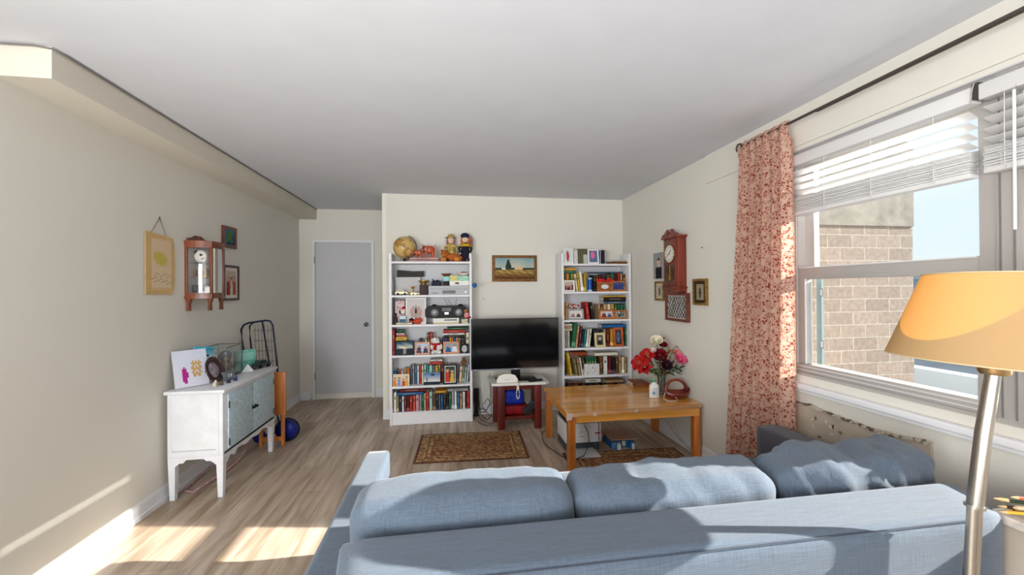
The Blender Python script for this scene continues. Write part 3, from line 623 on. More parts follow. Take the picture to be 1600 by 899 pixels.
# --- left, third shelf from the bottom
s4 = Shelf(LV[3], 'third lowest shelf of the left bookcase', 4.70)
s4.up(c1(99), c1(124), v2(490), 'red', y=4.65)
for u0, u1, v, c in [(136, 176, 622, 'brown'), (178, 216, 622, 'navy'), (218, 260, 622, 'black'), (410, 440, 600, 'navy'), (442, 474, 612, 'slate'), (476, 502, 600, 'cream'), (504, 534, 532, 'brown'), (536, 570, 528, 'red'), (572, 600, 590, 'maroon'), (602, 640, 590, 'black'),
                     (642, 684, 600, 'slate'), (686, 712, 585, 'navy'), (714, 738, 585, 'purple'), (740, 764, 585, 'black'), (766, 786, 582, 'yellow'), (788, 812, 582, 'orange'), (814, 838, 585, 'blue'), (840, 866, 585, 'tan'), (868, 898, 585, 'olive'), (900, 944, 585, 'black')]:
    s4.up(c1(u0), c1(u1), v2(v), c)
s4.up(c1(958), c1(996), v2(525), 'cream')
for a in [(136, 266, 572, 615, 'yellow'), (150, 246, 542, 562, 'coral'), (140, 240, 520, 536, 'white'), (142, 238, 500, 514, 'black'), (150, 240, 474, 492, 'green')]: s4.flat(c1(a[0]), c1(a[1]), v2(a[2]), v2(a[3]), a[4], d=.13)
for a in [(700, 942, 556, 576, 'black'), (688, 942, 532, 550, 'white'), (696, 954, 492, 524, 'red'), (740, 985, 464, 486, 'green')]: s4.flat(c1(a[0]), c1(a[1]), v2(a[2]), v2(a[3]), a[4], d=.14)
# --- right bookcase
c4 = lambda u: 860+u/7.493; w4 = lambda v: 370+v/7.493; c5 = lambda u: 860+u/6.913; w5 = lambda v: 480+v/6.913
q2 = Shelf(RV[1], 'highest inner shelf of the right bookcase', 4.70)
for u0, u1, v, c in [(150, 172, 440, 'navy'), (174, 192, 432, 'orange'), (194, 216, 430, 'yellow'), (218, 240, 435, 'green'), (242, 262, 435, 'yellow'), (264, 286, 435, 'black'), (500, 530, 450, 'black'), (532, 556, 455, 'brown'), (558, 600, 450, 'maroon'), (602, 650, 440, 'navy'), (652, 700, 440, 'brown'),
                     (702, 748, 430, 'green'), (750, 780, 428, 'maroon'), (782, 812, 428, 'red'), (816, 842, 440, 'tan'), (846, 880, 440, 'brown')]: q2.up(c4(u0), c4(u1), w4(v), c)
for u0, u1, v, c in [(300, 326, 435, 'cream'), (328, 352, 425, 'yellow'), (356, 392, 405, 'ivory')]: q2.up(c4(u0), c4(u1), w4(v), c, lean=-7, y=4.66)
for u0, u1, v, c in [(396, 412, 430, 'yellow'), (414, 432, 430, 'olive')]: q2.up(c4(u0), c4(u1), w4(v), c, y=4.67, ref=0)
q2.flat(c4(150), c4(300), w4(400), w4(424), 'teal'); q2.flat(c4(152), c4(300), w4(354), w4(390), 'gold'); q2.flat(c4(440), c4(850), w4(398), w4(412), 'slate')
q3 = Shelf(RV[2], 'second inner shelf of the right bookcase', 4.69)
for u0, u1, v, c in [(152, 172, 765, 'orange'), (174, 208, 770, 'tan'), (210, 232, 800, 'olive'), (234, 260, 800, 'rust')]: q3.up(c4(u0), c4(u1), w4(v), c)
for u0, u1, v, c in [(385, 425, 765, 'red'), (440, 475, 768, 'black')]: q3.up(c4(u0)+5, c4(u1)+5, w4(v), c, lean=-7, y=4.65)
for u0, u1, v, c in [(556, 585, 792, 'tan'), (587, 615, 792, 'brown'), (617, 662, 792, 'tan'), (664, 704, 790, 'cream'), (706, 744, 790, 'gold'), (746, 780, 795, 'green'), (782, 816, 795, 'green'), (818, 852, 795, 'green'), (854, 888, 795, 'green')]: q3.up(c4(u0), c4(u1), w4(v), c)
q3.flat(c4(625), c4(880), w4(757), w4(785), 'slate'); q3.flat(c4(622), c4(908), w4(704), w4(748), 'black'); q3.flat(c4(620), c4(905), w4(684), w4(698), 'yellow')
q4 = Shelf(RV[3], 'third inner shelf of the right bookcase', 4.68)
for u0, u1, v, c in [(140, 162, 262, 'white'), (164, 186, 258, 'grey'), (188, 208, 260, 'cream')]: q4.up(c5(u0), c5(u1), w5(v), c)
for k in range(3): q4.flat(c5(140), c5(234), w5(226-k*26), w5(249-k*26), ['cream', 'tan', 'ivory'][k], d=.13)
for u0, u1, v, c in [(222, 262, 172, 'green'), (266, 290, 205, 'tan'), (298, 320, 210, 'maroon'), (326, 345, 240, 'navy'), (350, 372, 245, 'teal'), (378, 400, 240, 'white'), (404, 426, 235, 'ivory')]: q4.up(c5(u0), c5(u1), w5(v), c, lean=7, y=4.65)
for u0, u1, v, c in [(462, 490, 240, 'black'), (492, 520, 238, 'navy'), (522, 556, 238, 'black'), (570, 598, 240, 'olive'), (601, 640, 240, 'maroon'), (643, 678, 236, 'gold'), (682, 714, 232, 'brown'), (716, 750, 232, 'tan'), (752, 790, 228, 'rust')]: q4.up(c5(u0), c5(u1), w5(v), c)
q4.up(c5(800), c5(834), w5(222), 'green'); q4.flat(c5(555), c5(826), w5(196), w5(225), 'blue')
q5 = Shelf(RV[4], 'fourth inner shelf of the right bookcase', 4.68)
for u0, u1, v, c in [(176, 205, 492, 'yellow'), (240, 262, 560, 'olive'), (276, 294, 560, 'tan'), (304, 322, 550, 'ivory'), (334, 352, 532, 'brown')]: q5.up(c5(u0)+5, c5(u1)+5, w5(v), c, lean=-9, y=4.64)
for u0, u1, v, c in [(140, 166, 575, 'black')]: q5.up(c5(u0), c5(u1), w5(v), c)
for u0, u1, v, c in [(385, 412, 545, 'green'), (414, 440, 545, 'green'), (442, 470, 545, 'green'), (472, 500, 545, 'green'), (528, 566, 538, 'brown'), (571, 616, 535, 'white'), (619, 660, 530, 'maroon'), (663, 700, 545, 'black'), (703, 734, 548, 'brown'), (737, 764, 540, 'tan'), (766, 798, 545, 'cream'), (800, 822, 540, 'tan'), (824, 858, 540, 'olive')]: q5.up(c5(u0), c5(u1), w5(v), c, y=4.66)
q5.flat(c5(232), c5(400), w5(492), w5(528), 'rust'); q5.flat(c5(480), c5(726), w5(490), w5(518), 'ivory')
q6 = Shelf(RV[5], 'lowest shelf of the right bookcase', 4.68)
for k, (u0, u1, c) in enumerate([(150, 190, 'black'), (192, 225, 'brown'), (228, 262, 'maroon'), (264, 300, 'rust'), (302, 340, 'black'), (342, 376, 'brown'), (378, 410, 'black'), (412, 450, 'navy'), (452, 490, 'black'), (492, 530, 'brown'), (560, 600, 'black'), (602, 640, 'brown'), (642, 680, 'rust'), (682, 730, 'maroon')]): q6.up(c5(u0), c5(u1), w5(822), c)
q6.flat(c5(380), c5(545), w5(795), w5(832), 'white'); q6.flat(c5(600), c5(790), w5(800), w5(822), 'tan')
# labels: each book by colour, the books beside it, and its shelf
def label_books():
    rows = {}
    for r_ in BK: rows.setdefault((r_[0], 'flat' if r_[4] == 'flat' else 'up'), []).append(r_)
    ordn = ['first', 'second', 'third', 'fourth', 'fifth', 'sixth', 'seventh', 'eighth', 'ninth', 'tenth', 'eleventh', 'twelfth', 'thirteenth', 'fourteenth', 'fifteenth', 'sixteenth']
    for (word, kind), lst in rows.items():
        lst.sort(key=lambda r_: (round(r_[1], 3), r_[2].location.z)); n = len(lst); labs = []
        nm = lambda c: CWN.get(c, c)
        for i, r_ in enumerate(lst):
            if kind == 'flat':
                lab = f'{nm(r_[3])} book lying flat on the {word}'
            elif 0 < i < n-1: lab = f'{nm(r_[3])} book between {nm(lst[i-1][3])} and {nm(lst[i+1][3])} ones, {word}'
            elif i == 0: lab = f'{nm(r_[3])} book at the left end of the {word}'
            else: lab = f'{nm(r_[3])} book at the right end of the {word}'
            labs.append(lab)
        for i, r_ in enumerate(lst):
            lab = labs[i]
            if labs.count(lab) > 1:
                k = i if i < n/2 else n-1-i; side = 'left' if i < n/2 else 'right'
                lab = f'{nm(r_[3])} book, {ordn[k]} from the {side} on the {word}'
            tag(r_[2], lab, 'book', 'books on the '+word)
label_books()
# ------------------------------------------------------------------ frames and ornaments on the shelves
def fr(pxs, word, y, z, label, fm, fw, paint, mat=None, matw=0, tilt=8, cat='photo frame', group=None, name='framed_photo'):
    x0, x1, yt = pxs; a = at(x0, yt, Y=y); b = at(x1, yt, Y=y); h = (a.z-z-EPS)/math.cos(R(tilt))
    return frame(name, label, cat, ((a.x+b.x)/2, y, z+EPS+.0145*math.sin(R(tilt))), b.x-a.x, h, fw, fm, paint, tilt=tilt, mat=mat, matw=matw, group=group)
G = 'photo frames on the shelves'
fr((617.5, 646.5, 534), '', 4.612, LV[3], 'black frame with a sunset over the sea, left bookcase', BLK, .012, sunset, group=G)
fr((647.8, 671.6, 535.6), '', 4.612, LV[3], 'light oak frame with a beach photo, beside the black sunset frame', WOODO, .018, people((190, 205, 226), [(90, 70, 80), (60, 64, 90)], 2, 1), group=G)
fr((692.5, 717.5, 535), '', 4.612, LV[3], 'oak frame with two blue-clad figures, right of the white plush dog', wood((196, 106, 44), 'oak_frame'), .02, people((150, 170, 176), [(40, 90, 150), (220, 226, 230)], 2, 5), group=G)
fr((719.5, 732, 538), '', 4.63, LV[3], 'small black frame with a round white lace pattern, right bookcase end of the shelf', BLK, .006, blob((20, 20, 24), (220, 224, 226), .5, .45, .4, .42, (30, 40, 60)), group=G, tilt=5)
fr((614, 639.5, 586.2), '', 4.612, LV[4], 'unframed family photo card with orange and red clothes, left bookcase', WHT, .002, people((224, 206, 176), [(226, 130, 50), (120, 150, 200), (200, 60, 40), (210, 170, 90)], 4, 3), group=G)
fr((661.6, 687.5, 583.6), '', 4.612, LV[4], 'beach postcard with palm trees against a blue sky, left bookcase', WHT, .001, beach, group=G, name='postcard')
fr((692.3, 714, 571), '', 4.612, LV[4], 'black frame with a white mount and a child in red trousers', BLK, .016, people((60, 70, 66), [(206, 60, 40), (216, 176, 70)], 2, 8), mat=(226, 226, 222), matw=.008, group=G)
fr((633.5, 665.5, 466), '', 4.66, LV[2], 'large white frame with a pale round floral sampler beside the black stereo', WHT, .014, blob((206, 200, 200), (196, 150, 130), .5, .42, .34, .3, (150, 180, 190)), tilt=6, group=G)
fr((616.5, 632.5, 469.5), '', 4.66, LV[2], 'greeting card with a pink and grey sketch, left end of the shelf', M((70, 66, 70), .6), .004, speck((206, 186, 186), [(190, 110, 120), (120, 110, 120), (220, 210, 210)], 4), tilt=5, group=G, name='greeting_card')
fr((623.2, 634.2, 493.5), '', 4.612, LV[2]+.02, 'tiny blue and white picture block standing on a cream book', M((130, 170, 190), .5), .005, stripes((70, 100, 120), (206, 220, 226)), tilt=3, group=G)
tag(book_mesh(.024, .17, .13, 'cream', True, 3).build('book', loc=(at(631.5, 508, Y=4.60).x, 4.605, LV[2]+EPS)), 'cream book under the tiny blue picture block, stereo shelf', 'book')
fr((880.5, 896, 388.5), '', 4.63, RV[0], 'white frame with a figure in red, left end of the right bookcase top', WHT, .016, blob((196, 214, 208), (190, 60, 80), .45, .5, .2, .42), tilt=7, group=G)
fr((897, 902.8, 391.5), '', 4.66, RV[0], 'narrow white patterned card between two frames on the right bookcase top', WHT, .002, speck((226, 224, 220), [(170, 160, 160), (200, 150, 150)], 9, .25), tilt=4, group=G, name='greeting_card')
fr((903.6, 918.6, 389), '', 4.64, RV[0], 'unframed dark green photo of trees with a pale figure', M((70, 74, 50), .6), .001, lambda u, v: (190, 186, 180) if u > .58 and v < .62 else mix((60, 66, 40), (120, 116, 90), .5+.5*math.sin(u*31)*math.sin(v*17)), tilt=6, group=G)
fr((919, 936, 389.5), '', 4.63, RV[0], 'white frame with a figure in pink, right bookcase top', WHT, .016, blob((96, 110, 150), (214, 110, 150), .45, .62, .25, .3), tilt=7, group=G)
bx = MB().box(-.03, .03, 0, .05, 0, .165, M((30, 28, 54), .5)).box(-.03, -.022, -.001, .0, .0, .165, M((200, 206, 214), .5)); tag(bx.build('photo_album', loc=(at(941, 400, Y=4.66).x, 4.66, RV[0]+EPS)), 'dark navy album standing upright on the right bookcase top', 'album')
tag(book_mesh(.022, .26, .18, 'brown', True, 5).build('book', loc=(at(964, 410, Y=4.64).x, 4.64, RV[0]+EPS)), 'brown book lying flat on top of the right bookcase', 'book')
tag(book_mesh(.012, .15, .15, 'tan', True, 6).build('book', loc=(at(970, 410, Y=4.64).x, 4.64, RV[0]+EPS+.0228)), 'tan booklet lying on the brown book, right bookcase top', 'book')
tag(MB().box(-.022, .022, -.02, .02, 0, .075, M((190, 174, 140), .7, noise=.3, scale=60, name='patterned_card')).box(-.024, .024, -.022, .022, .075, .085, M((206, 196, 170), .7)).build('small_box', loc=(1.335, 4.82, RV[0]+EPS)), 'small patterned box behind the first frame on the right bookcase', 'box')
fr((880.5, 898.5, 438.5), '', 4.612, RV[1], 'white frame with a dark red group photo, right bookcase', WHT, .016, people((190, 170, 160), [(90, 30, 36), (60, 30, 30), (140, 50, 50)], 4, 12), group=G)
fr((934, 954, 441), '', 4.635, RV[1], 'oak frame with a white bird photo below the red heart card', WOODO, .012, blob((150, 90, 50), (220, 222, 224), .6, .5, .35, .3), group=G, tilt=6)
fr((955.5, 978.5, 439.5), '', 4.612, RV[1], 'oak frame with a deep blue picture, top inner shelf right end', WOODO, .02, speck((50, 70, 130), [(110, 120, 170), (30, 40, 90)], 3), group=G)
fr((888, 912.5, 483.8), '', 4.612, RV[2], 'silver frame with two small portraits, right bookcase', M((176, 176, 178), .3, .6), .02, people((220, 214, 210), [(150, 110, 120), (60, 60, 66)], 2, 4), mat=(224, 222, 220), matw=.01, group=G)
fr((936.5, 960.2, 484.5), '', 4.612, RV[2], 'oak frame with a couple on a snowy day, right bookcase', WOODO, .022, people((196, 206, 226), [(120, 60, 50), (70, 90, 130)], 2, 6), group=G)
fr((960.9, 981, 485.5), '', 4.612, RV[2], 'oak frame with a dark photo of a white flower, right bookcase', WOODO, .016, speck((40, 50, 46), [(210, 214, 206), (90, 110, 90)], 8, .45), group=G)
fr((929.8, 946.4, 521), '', 4.612, RV[3], 'cream frame with a black and white portrait of a man', M((214, 196, 140), .5), .018, face((100, 92, 84), (50, 44, 40), (40, 38, 38)), mat=(226, 218, 196), matw=.007, group=G)
fr((959.2, 974.8, 513), '', 4.612, RV[3], 'orange wood frame with a blue figure, tall on the right bookcase', wood((188, 92, 36), 'orange_wood'), .026, blob((60, 50, 50), (80, 110, 150), .5, .5, .3, .36), group=G)
a = at(912.5, 569.5, Y=4.63); b = at(935.5, 569.5, Y=4.63)
wb = MB(); wb.box(a.x, b.x, 0, .06, 0, a.z-RV[4], WHT, T=Matrix.Translation((-(a.x+b.x)/2, 0, 0))).pic((b.x-a.x)*.94, (a.z-RV[4])*.9, speck((226, 224, 222), [(150, 140, 150), (90, 84, 96)], 21, .12), y=-.0008, z0=.006); tag(wb.build('card_box', loc=((a.x+b.x)/2, 4.61, RV[4]+EPS), norm=False), 'white box with small grey drawings, second lowest visible shelf of the right bookcase', 'box')
# red heart card
hp = [(.0, 0)]+[(.5*math.sin(t)**3*1.0, .42+.42*(13*math.cos(t)-5*math.cos(2*t)-2*math.cos(3*t)-math.cos(4*t))/16) for t in [math.pi*2*k/28 for k in range(29)]][1:-1]
a = at(932, 429.5, Y=4.66); b = at(959.5, 444, Y=4.66); cx = (a.x+b.x)/2; wd = b.x-a.x
hc = MB(); hc.prism([(x*wd, z*.15+.02) for x, z in [(.5*math.sin(t)**3*1.0, .5+.5*(13*math.cos(t)-5*math.cos(2*t)-2*math.cos(3*t)-math.cos(4*t))/15) for t in [math.pi*2*k/32 for k in range(32)]]], 0, .004, M((206, 26, 30), .4), plane='xz').box(-.05, .05, 0, .003, 0, .12, WHT)
tag(hc.build('heart_card', loc=(cx, 4.655, RV[1]+EPS)), 'red heart-shaped card standing behind the bird photo', 'card')
can = MB(); can.lathe([(0, 0), (.027, 0), (.027, .005), (.0265, .15), (.027, .152), (.027, .16), (0, .16)], M((24, 84, 168), .35, .3)); can.lathe([(.0275, .146), (.0275, .165), (0, .165)], M((200, 204, 210), .3, .6)).lathe([(.0273, .002), (.0273, .02)], M((190, 200, 214), .4)); tag(can.build('blue_can', loc=(at(921.7, 450, Y=4.65).x, 4.65, RV[1]+EPS)), 'tall blue can with a silver lid among the books', 'can')
def flower_card():
    t = thing('flower_ornament', 'small white and red artificial flowers above the silver frame', 'ornament', (at(897, 490, Y=4.668).x, 4.665, RV[2]+EPS))
    MB().cyl((0, 0, 0), (0, 0, .1), .012, M((190, 170, 130), .6), r1=.018).build('pot', t)
    b = MB()
    for k in range(16):
        r = rnd(k); b.ball((r(-.055, .055), r(-.005, .01), .13+r(0, .05)), .0115, M((190, 34, 40), .6) if k % 2 else M((226, 214, 216), .6), seg=8)
    b.build('blossoms', t)
flower_card()
def plush(name, label, loc, parts, cat='plush toy', rot=0, group=None):
    t = thing(name, label, cat, loc, rot, group)
    for pn, items in parts:
        b = MB()
        for it in items:
            if it[0] == 'b': b.ball(it[1], it[2], it[3], seg=12)
            elif it[0] == 'c': b.cyl(it[1], it[2], it[3], it[4], r1=it[5] if len(it) > 5 else None, seg=12)
            elif it[0] == 't': b.tube(it[1], it[2], it[3])
        b.build(pn, t)
    return t
fur = lambda c: M(c, .95, noise=.18, bump=.5, scale=90, name='fur')
# white plush dog with a red scarf
wf = fur((232, 228, 222)); rd = M((176, 24, 32), .8)
x = at(682, 555, Y=4.64).x
plush('plush_dog', 'white plush dog with a red scarf sitting between two oak frames', (x, 4.645, LV[3]+EPS), [
    ('body', [('b', (0, 0, .065), (.052, .04, .066), wf), ('b', (-.035, -.02, .02), (.026, .03, .0198), wf), ('b', (.035, -.02, .02), (.026, .03, .0198), wf), ('b', (-.05, -.01, .08), (.018, .02, .032), wf), ('b', (.05, -.01, .08), (.018, .02, .032), wf)]),
    ('head', [('b', (-.01, -.012, .15), (.045, .036, .038), wf), ('b', (.02, -.04, .14), (.024, .018, .016), wf), ('b', (.038, -.052, .145), (.007, .006, .006), BLK), ('b', (.0, -.046, .162), (.004, .004, .005), BLK)]),
    ('ear', [('b', (-.048, 0, .148), (.014, .016, .03), wf)]),
    ('scarf', [('t', [(.044*math.cos(a*.5236), -.004+.036*math.sin(a*.5236), .112) for a in range(13)], .011, rd), ('c', (-.01, -.045, .11), (-.02, -.052, .05), .016, rd, .02)])])
# santa figure
x = at(631, 505, Y=4.64).x
plush('santa_figurine', 'small pink and white bearded santa figurine on the stereo shelf', (at(630, 505, Y=4.665).x, 4.668, LV[2]+EPS), [
    ('body', [('b', (0, 0, .07), (.03, .024, .07), M((206, 120, 120), .8))]), ('head', [('b', (0, -.005, .15), (.03, .025, .028), M((232, 200, 190), .7)), ('b', (0, -.018, .135), (.024, .014, .022), wf)]),
    ('hat', [('c', (0, 0, .168), (.012, 0, .205), .024, rd, .004), ('b', (.012, 0, .207), .008, wf)])], cat='figurine')
x = at(652, 505, Y=4.63).x; b = MB(); om = M((196, 74, 40), .5, noise=.25, scale=50, name='orange_red')
b.ball((0, 0, .032), (.045, .03, .0315), om).ball((.03, -.01, .045), (.024, .02, .024), om).prism([(-.075, .015), (-.04, .03), (-.075, .055)], -.004, .004, om, plane='xz')
for k in range(6): b.cyl((-.03+k*.013, 0, .055), (-.036+k*.015, 0, .078), .004, om, r1=.001, seg=6)
tag(b.build('fish_ornament', loc=(x, 4.635, LV[2]+EPS)), 'orange-red fish ornament in front of the white floral sampler', 'ornament')
x = at(640, 500, Y=4.65).x; b = MB(); b.ball((0, 0, .05), (.028, .02, .018), BLK).cyl((-.02, 0, 0), (-.016, 0, .045), .006, BLK).cyl((.02, 0, 0), (.016, 0, .045), .006, BLK).ball((.03, -.004, .07), (.014, .012, .014), M((214, 214, 214), .6))
tag(b.build('animal_figurine', loc=(x+.02, 4.645, LV[2]+EPS)), 'tiny black and white animal figurine beside the orange fish', 'figurine')
x = at(618, 500, Y=4.64).x; b = MB(); b.lathe([(0, 0), (.02, 0), (.024, .03), (.018, .07), (.008, .1), (.012, .12), (0, .13)], M((58, 40, 36), .6), seg=14); tag(b.build('dark_vase', loc=(x, 4.65, LV[2]+EPS)), 'small dark brown vase at the left end of the stereo shelf', 'vase')
# boombox on a white book
a = at(664, 479, Y=4.64); b2 = at(731, 479, Y=4.64); z0 = LV[2]+EPS; xb0 = at(677, 500, Y=4.62).x; xb1 = at(717, 500, Y=4.62).x
wbk = MB(); wbk.box(-(xb1-xb0)/2, (xb1-xb0)/2, 0, .16, .018, .062, M((228, 226, 222), .5)).box(-(xb1-xb0)/2, (xb1-xb0)/2, .002, .16, 0, .0178, M((204, 190, 150), .6)).box(-.02, .12, -.0008, 0, .034, .05, M((120, 120, 120), .5)); tag(wbk.build('white_box', loc=((xb0+xb1)/2, 4.615, z0)), 'flat white lettered box under the black stereo', 'box')
bo = thing('boombox', 'black portable stereo with two silver speaker cones and raised antennas', 'stereo', ((a.x+b2.x)/2, 4.65, z0+.0635)); hw = (b2.x-a.x)/2; H_ = a.z-z0-.0635
bkm = M((12, 12, 14), .5); m = MB(); m.prism([(-hw, .02), (-hw+.03, 0), (hw-.03, 0), (hw, .02), (hw, H_-.03), (hw-.04, H_), (-hw+.04, H_), (-hw, H_-.03)], 0, .15, bkm, plane='xz'); m.ball((-hw+.1, .06, H_), (.03, .03, .02), bkm).ball((hw-.08, .06, H_), (.03, .03, .02), bkm).build('body', bo)
for s_ in (-1, 1):
    T = Matrix.Translation((s_*hw*.56, -.001, H_*.48)) @ Matrix.Rotation(R(90), 4, 'X')
    MB().lathe([(.048, 0), (.05, .006), (.045, .008), (.03, -.002), (.012, .012), (0, .014)], M((40, 40, 42), .3), T=T).build('speaker_ring', bo)
    MB().lathe([(.034, .002), (.03, .012), (0, .018)], M((206, 210, 212), .25, .7), T=T).build('speaker_cone', bo)
MB().box(-.05, .05, -.006, 0, H_*.55, H_*.85, M((44, 46, 50), .2)).box(-.022, .022, -.009, 0, H_*.3, H_*.48, M((190, 194, 198), .3, .5)).build('display', bo)
MB().cyl((.02, .12, H_), (-.03, .12, H_+.08), .002, BLK).cyl((.06, .12, H_), (.01, .12, H_+.08), .002, BLK).cyl((.1, .12, H_), (.115, .12, H_+.08), .002, BLK).build('antenna', bo)
x = at(726, 503, Y=4.62).x; tag(MB().box(-.035, .035, 0, .03, 0, .05, M((206, 186, 150), .6, noise=.5, scale=60, name='patterned_card')).build('small_box', loc=(x, 4.612, z0)), 'small brown patterned box at the right end under the stereo', 'box')
x = at(731.5, 490, Y=4.60).x; pk = fur((226, 150, 150))
plush('plush_toy', 'red and pink plush toy hanging over the right end of the stereo shelf', (at(729, 500, Y=4.612).x, 4.585, z0+.055), [('body', [('b', (0, 0, .04), (.03, .022, .034), pk), ('b', (.02, -.004, .015), (.03, .014, .012), rd)]), ('head', [('b', (-.01, 0, .085), (.022, .02, .02), fur((170, 110, 60))), ('b', (.006, -.012, .1), (.008, .006, .012), fur((170, 110, 60)))])])
# ------------------------------------------------------------------ shelf with the video player
z = LV[1]+EPS
def lbox(name, label, px, pyt, pyb, y, d, m, z0, extra=None, cat='box'):
    a = at(px[0], pyt, Y=y); b_ = at(px[1], pyb, Y=y); h = a.z-b_.z; w = b_.x-a.x; q = MB(); q.box(-w/2, w/2, 0, d, 0, h, m, bev=.0015)
    if extra: extra(q, w, h)
    return tag(q.build(name, loc=((a.x+b_.x)/2, y, z0), norm=False), label, cat), z0+h
def vex(q, w, h):
    q.box(-w*.16, w*.16, -.002, 0, h*.12, h*.5, M((34, 34, 38), .2)).box(-w*.46, w*.46, -.001, 0, h*.64, h*.68, M((130, 132, 136), .4))
    for k in range(4): q.box(-w*.42+k*.018, -w*.42+k*.018+.01, -.003, 0, h*.14, h*.26, M((70, 70, 76), .4))
    q.cyl((w*.42, 0, h*.3), (w*.42, -.008, h*.3), .012, M((150, 152, 156), .3, .5))
_, zt = lbox('video_player', 'silver-white video player on the second shelf of the left bookcase', (669.5, 733), 448, 461.5, 4.63, .2, M((182, 184, 188), .5), z, vex, 'video player'); zt += .001
_, zw = lbox('photo_box', 'white box with a flower picture on top of the video player', (702.5, 733), 440, 447.4, 4.66, .14, WHT, zt, lambda q, w, h: q.box(-w*.22, -w*.02, -.001, 0, h*.3, h*.7, M((90, 84, 70), .5))); zw += .001
_, zk = lbox('small_box', 'small black box between the navy camera case and the white box', (692.5, 701.8), 440, 447, 4.66, .1, M((36, 22, 22), .6), zt); zk += .001
_, z2 = lbox('gift_box', 'teal box at the left of the small coloured boxes over the video player', (692.5, 702), 432.5, 440, 4.67, .1, M((150, 206, 206), .5), zk); z2 += .001
_, z3 = lbox('gift_box', 'yellow flowered box between the teal and the green one', (702.6, 715.5), 431.5, 440, 4.67, .1, M((214, 200, 130), .6, noise=.35, scale=70, name='flowered_card'), zw)
_, z4 = lbox('gift_box', 'pale green patterned box at the right of the small coloured boxes', (716, 732.5), 432.5, 440, 4.67, .1, M((160, 206, 184), .6, noise=.3, scale=70, name='green_card'), zw); z4 += .001
dish = lambda r, h: [(0, 0), (r*.45, 0), (r, h), (r*.97, h+.002), (r*.42, .004), (0, .004)]
tag(MB().lathe(dish(.06, .03), M((120, 72, 44), .4, noise=.3, scale=50, name='brown_glaze')).build('brown_dish', loc=(at(697, 430, Y=4.72).x, 4.73, z2)), 'small oval brown dish on the teal box', 'dish')
wd_ = MB().lathe(dish(.075, .032), M((214, 206, 190), .35)); wd_.ball((0, 0, .03), (.04, .03, .018), M((170, 60, 50), .6)); tag(wd_.build('white_dish', loc=(at(724, 430, Y=4.72).x, 4.735, z4)), 'white dish heaped with something red, on the pale green box', 'dish')
cs = MB(); nv = M((26, 28, 54), .6); cs.box(-.055, .055, 0, .07, 0, .05, nv, bev=.012).cyl((-.03, .03, .05), (-.045, .03, .075), .012, nv, r1=.006).cyl((.03, -.0, .03), (.03, -.012, .03), .02, BLK).ball((.01, .03, .05), (.03, .02, .015), nv)
tag(cs.build('camera_case', loc=(at(682, 445, Y=4.66).x, 4.66, zt)), 'dark navy camera case on the left end of the video player', 'case')
_, zg = lbox('pale_box', 'pale grey box at the back of the shelf behind the toy cars', (617.5, 657), 433.5, 461, 4.78, .075, M((196, 194, 196), .6), z); zg += .001
a = at(623, 424, Y=4.79); b_ = at(665, 424, Y=4.79); pl = MB(); w = b_.x-a.x; pl.prism([(-w/2, 0), (w/2, .005), (w/2, .07), (w*.1, .066), (-w/2, .082)], 0, .02, M((36, 30, 28), .5, noise=.4, bump=.6, scale=40, name='carved_dark'), plane='xz'); tag(pl.build('dark_plaque', loc=((a.x+b_.x)/2-.02, 4.79, zg)), 'long dark carved plaque lying on the pale grey box', 'plaque')
lbox('dark_box', 'dark brown box holding up the brass bowl', (655.5, 668.5), 446, 461.5, 4.66, .09, M((52, 30, 24), .5), z)
br_ = M((176, 142, 62), .3, .8, name='brass'); bb = MB(); bb.lathe([(0, 0), (.035, 0), (.02, .012), (.05, .03), (.066, .045), (.062, .046), (.045, .032), (0, .015)], br_); tag(bb.build('brass_bowl', loc=(at(662, 444, Y=4.70).x, 4.70, LV[1]+.115)), 'footed brass bowl on the dark brown box', 'bowl')
def car(name, label, x, y, z, s, c, rot=0):
    t = thing(name, label, 'toy car', (x, y, z), rot, 'toy cars in the bookcase'); m = M(c, .3, coat=.5)
    b = MB(); b.prism([(-.06*s, .012*s), (.062*s, .012*s), (.064*s, .03*s), (.03*s, .036*s), (.016*s, .056*s), (-.03*s, .056*s), (-.044*s, .036*s), (-.062*s, .034*s)], -.024*s, .024*s, m, plane='xz'); b.build('body', t)
    b = MB(); b.prism([(.026*s, .037*s), (.014*s, .053*s), (-.028*s, .053*s), (-.04*s, .037*s)], -.0245*s, .0245*s, M((40, 46, 52), .1), plane='xz'); b.build('windows', t)
    for i in (-1, 1):
        for j in (-1, 1): MB().cyl((i*.036*s, j*.026*s, .0135*s), (i*.036*s, j*.017*s, .0135*s), .0135*s, BLK).build('wheel', t)
car('toy_car', 'yellow toy car at the left end of the video player shelf', at(627.5, 461, Y=4.66).x, 4.665, z, 1.05, (220, 176, 30))
car('toy_car', 'silver-white toy car beside the yellow toy car', at(649, 461, Y=4.64).x, 4.64, z, .62, (200, 198, 190))
car('toy_car', 'dark toy car parked behind the yellow one', at(623, 461, Y=4.73).x+.01, 4.735, z, .8, (52, 40, 34))
b = MB(); b.box(-.05, .05, -.02, .02, 0, .028, br_).cyl((-.03, 0, .028), (-.03, 0, .07), .006, br_).lathe([(.0, .07), (.012, .074), (.016, .095), (.014, .095), (0, .08)], br_, c=(-.03, 0, 0)).cyl((-.046, 0, .07), (-.052, 0, .1), .003, br_).cyl((-.014, 0, .07), (-.008, 0, .1), .003, br_).box(-.045, .05, -.022, .022, .028, .034, M((60, 48, 30), .5))
tag(b.build('brass_ornament', loc=(at(648, 450, Y=4.72).x+.006, 4.735, z)), 'brass ornament with a small cup behind the silver toy car', 'ornament')
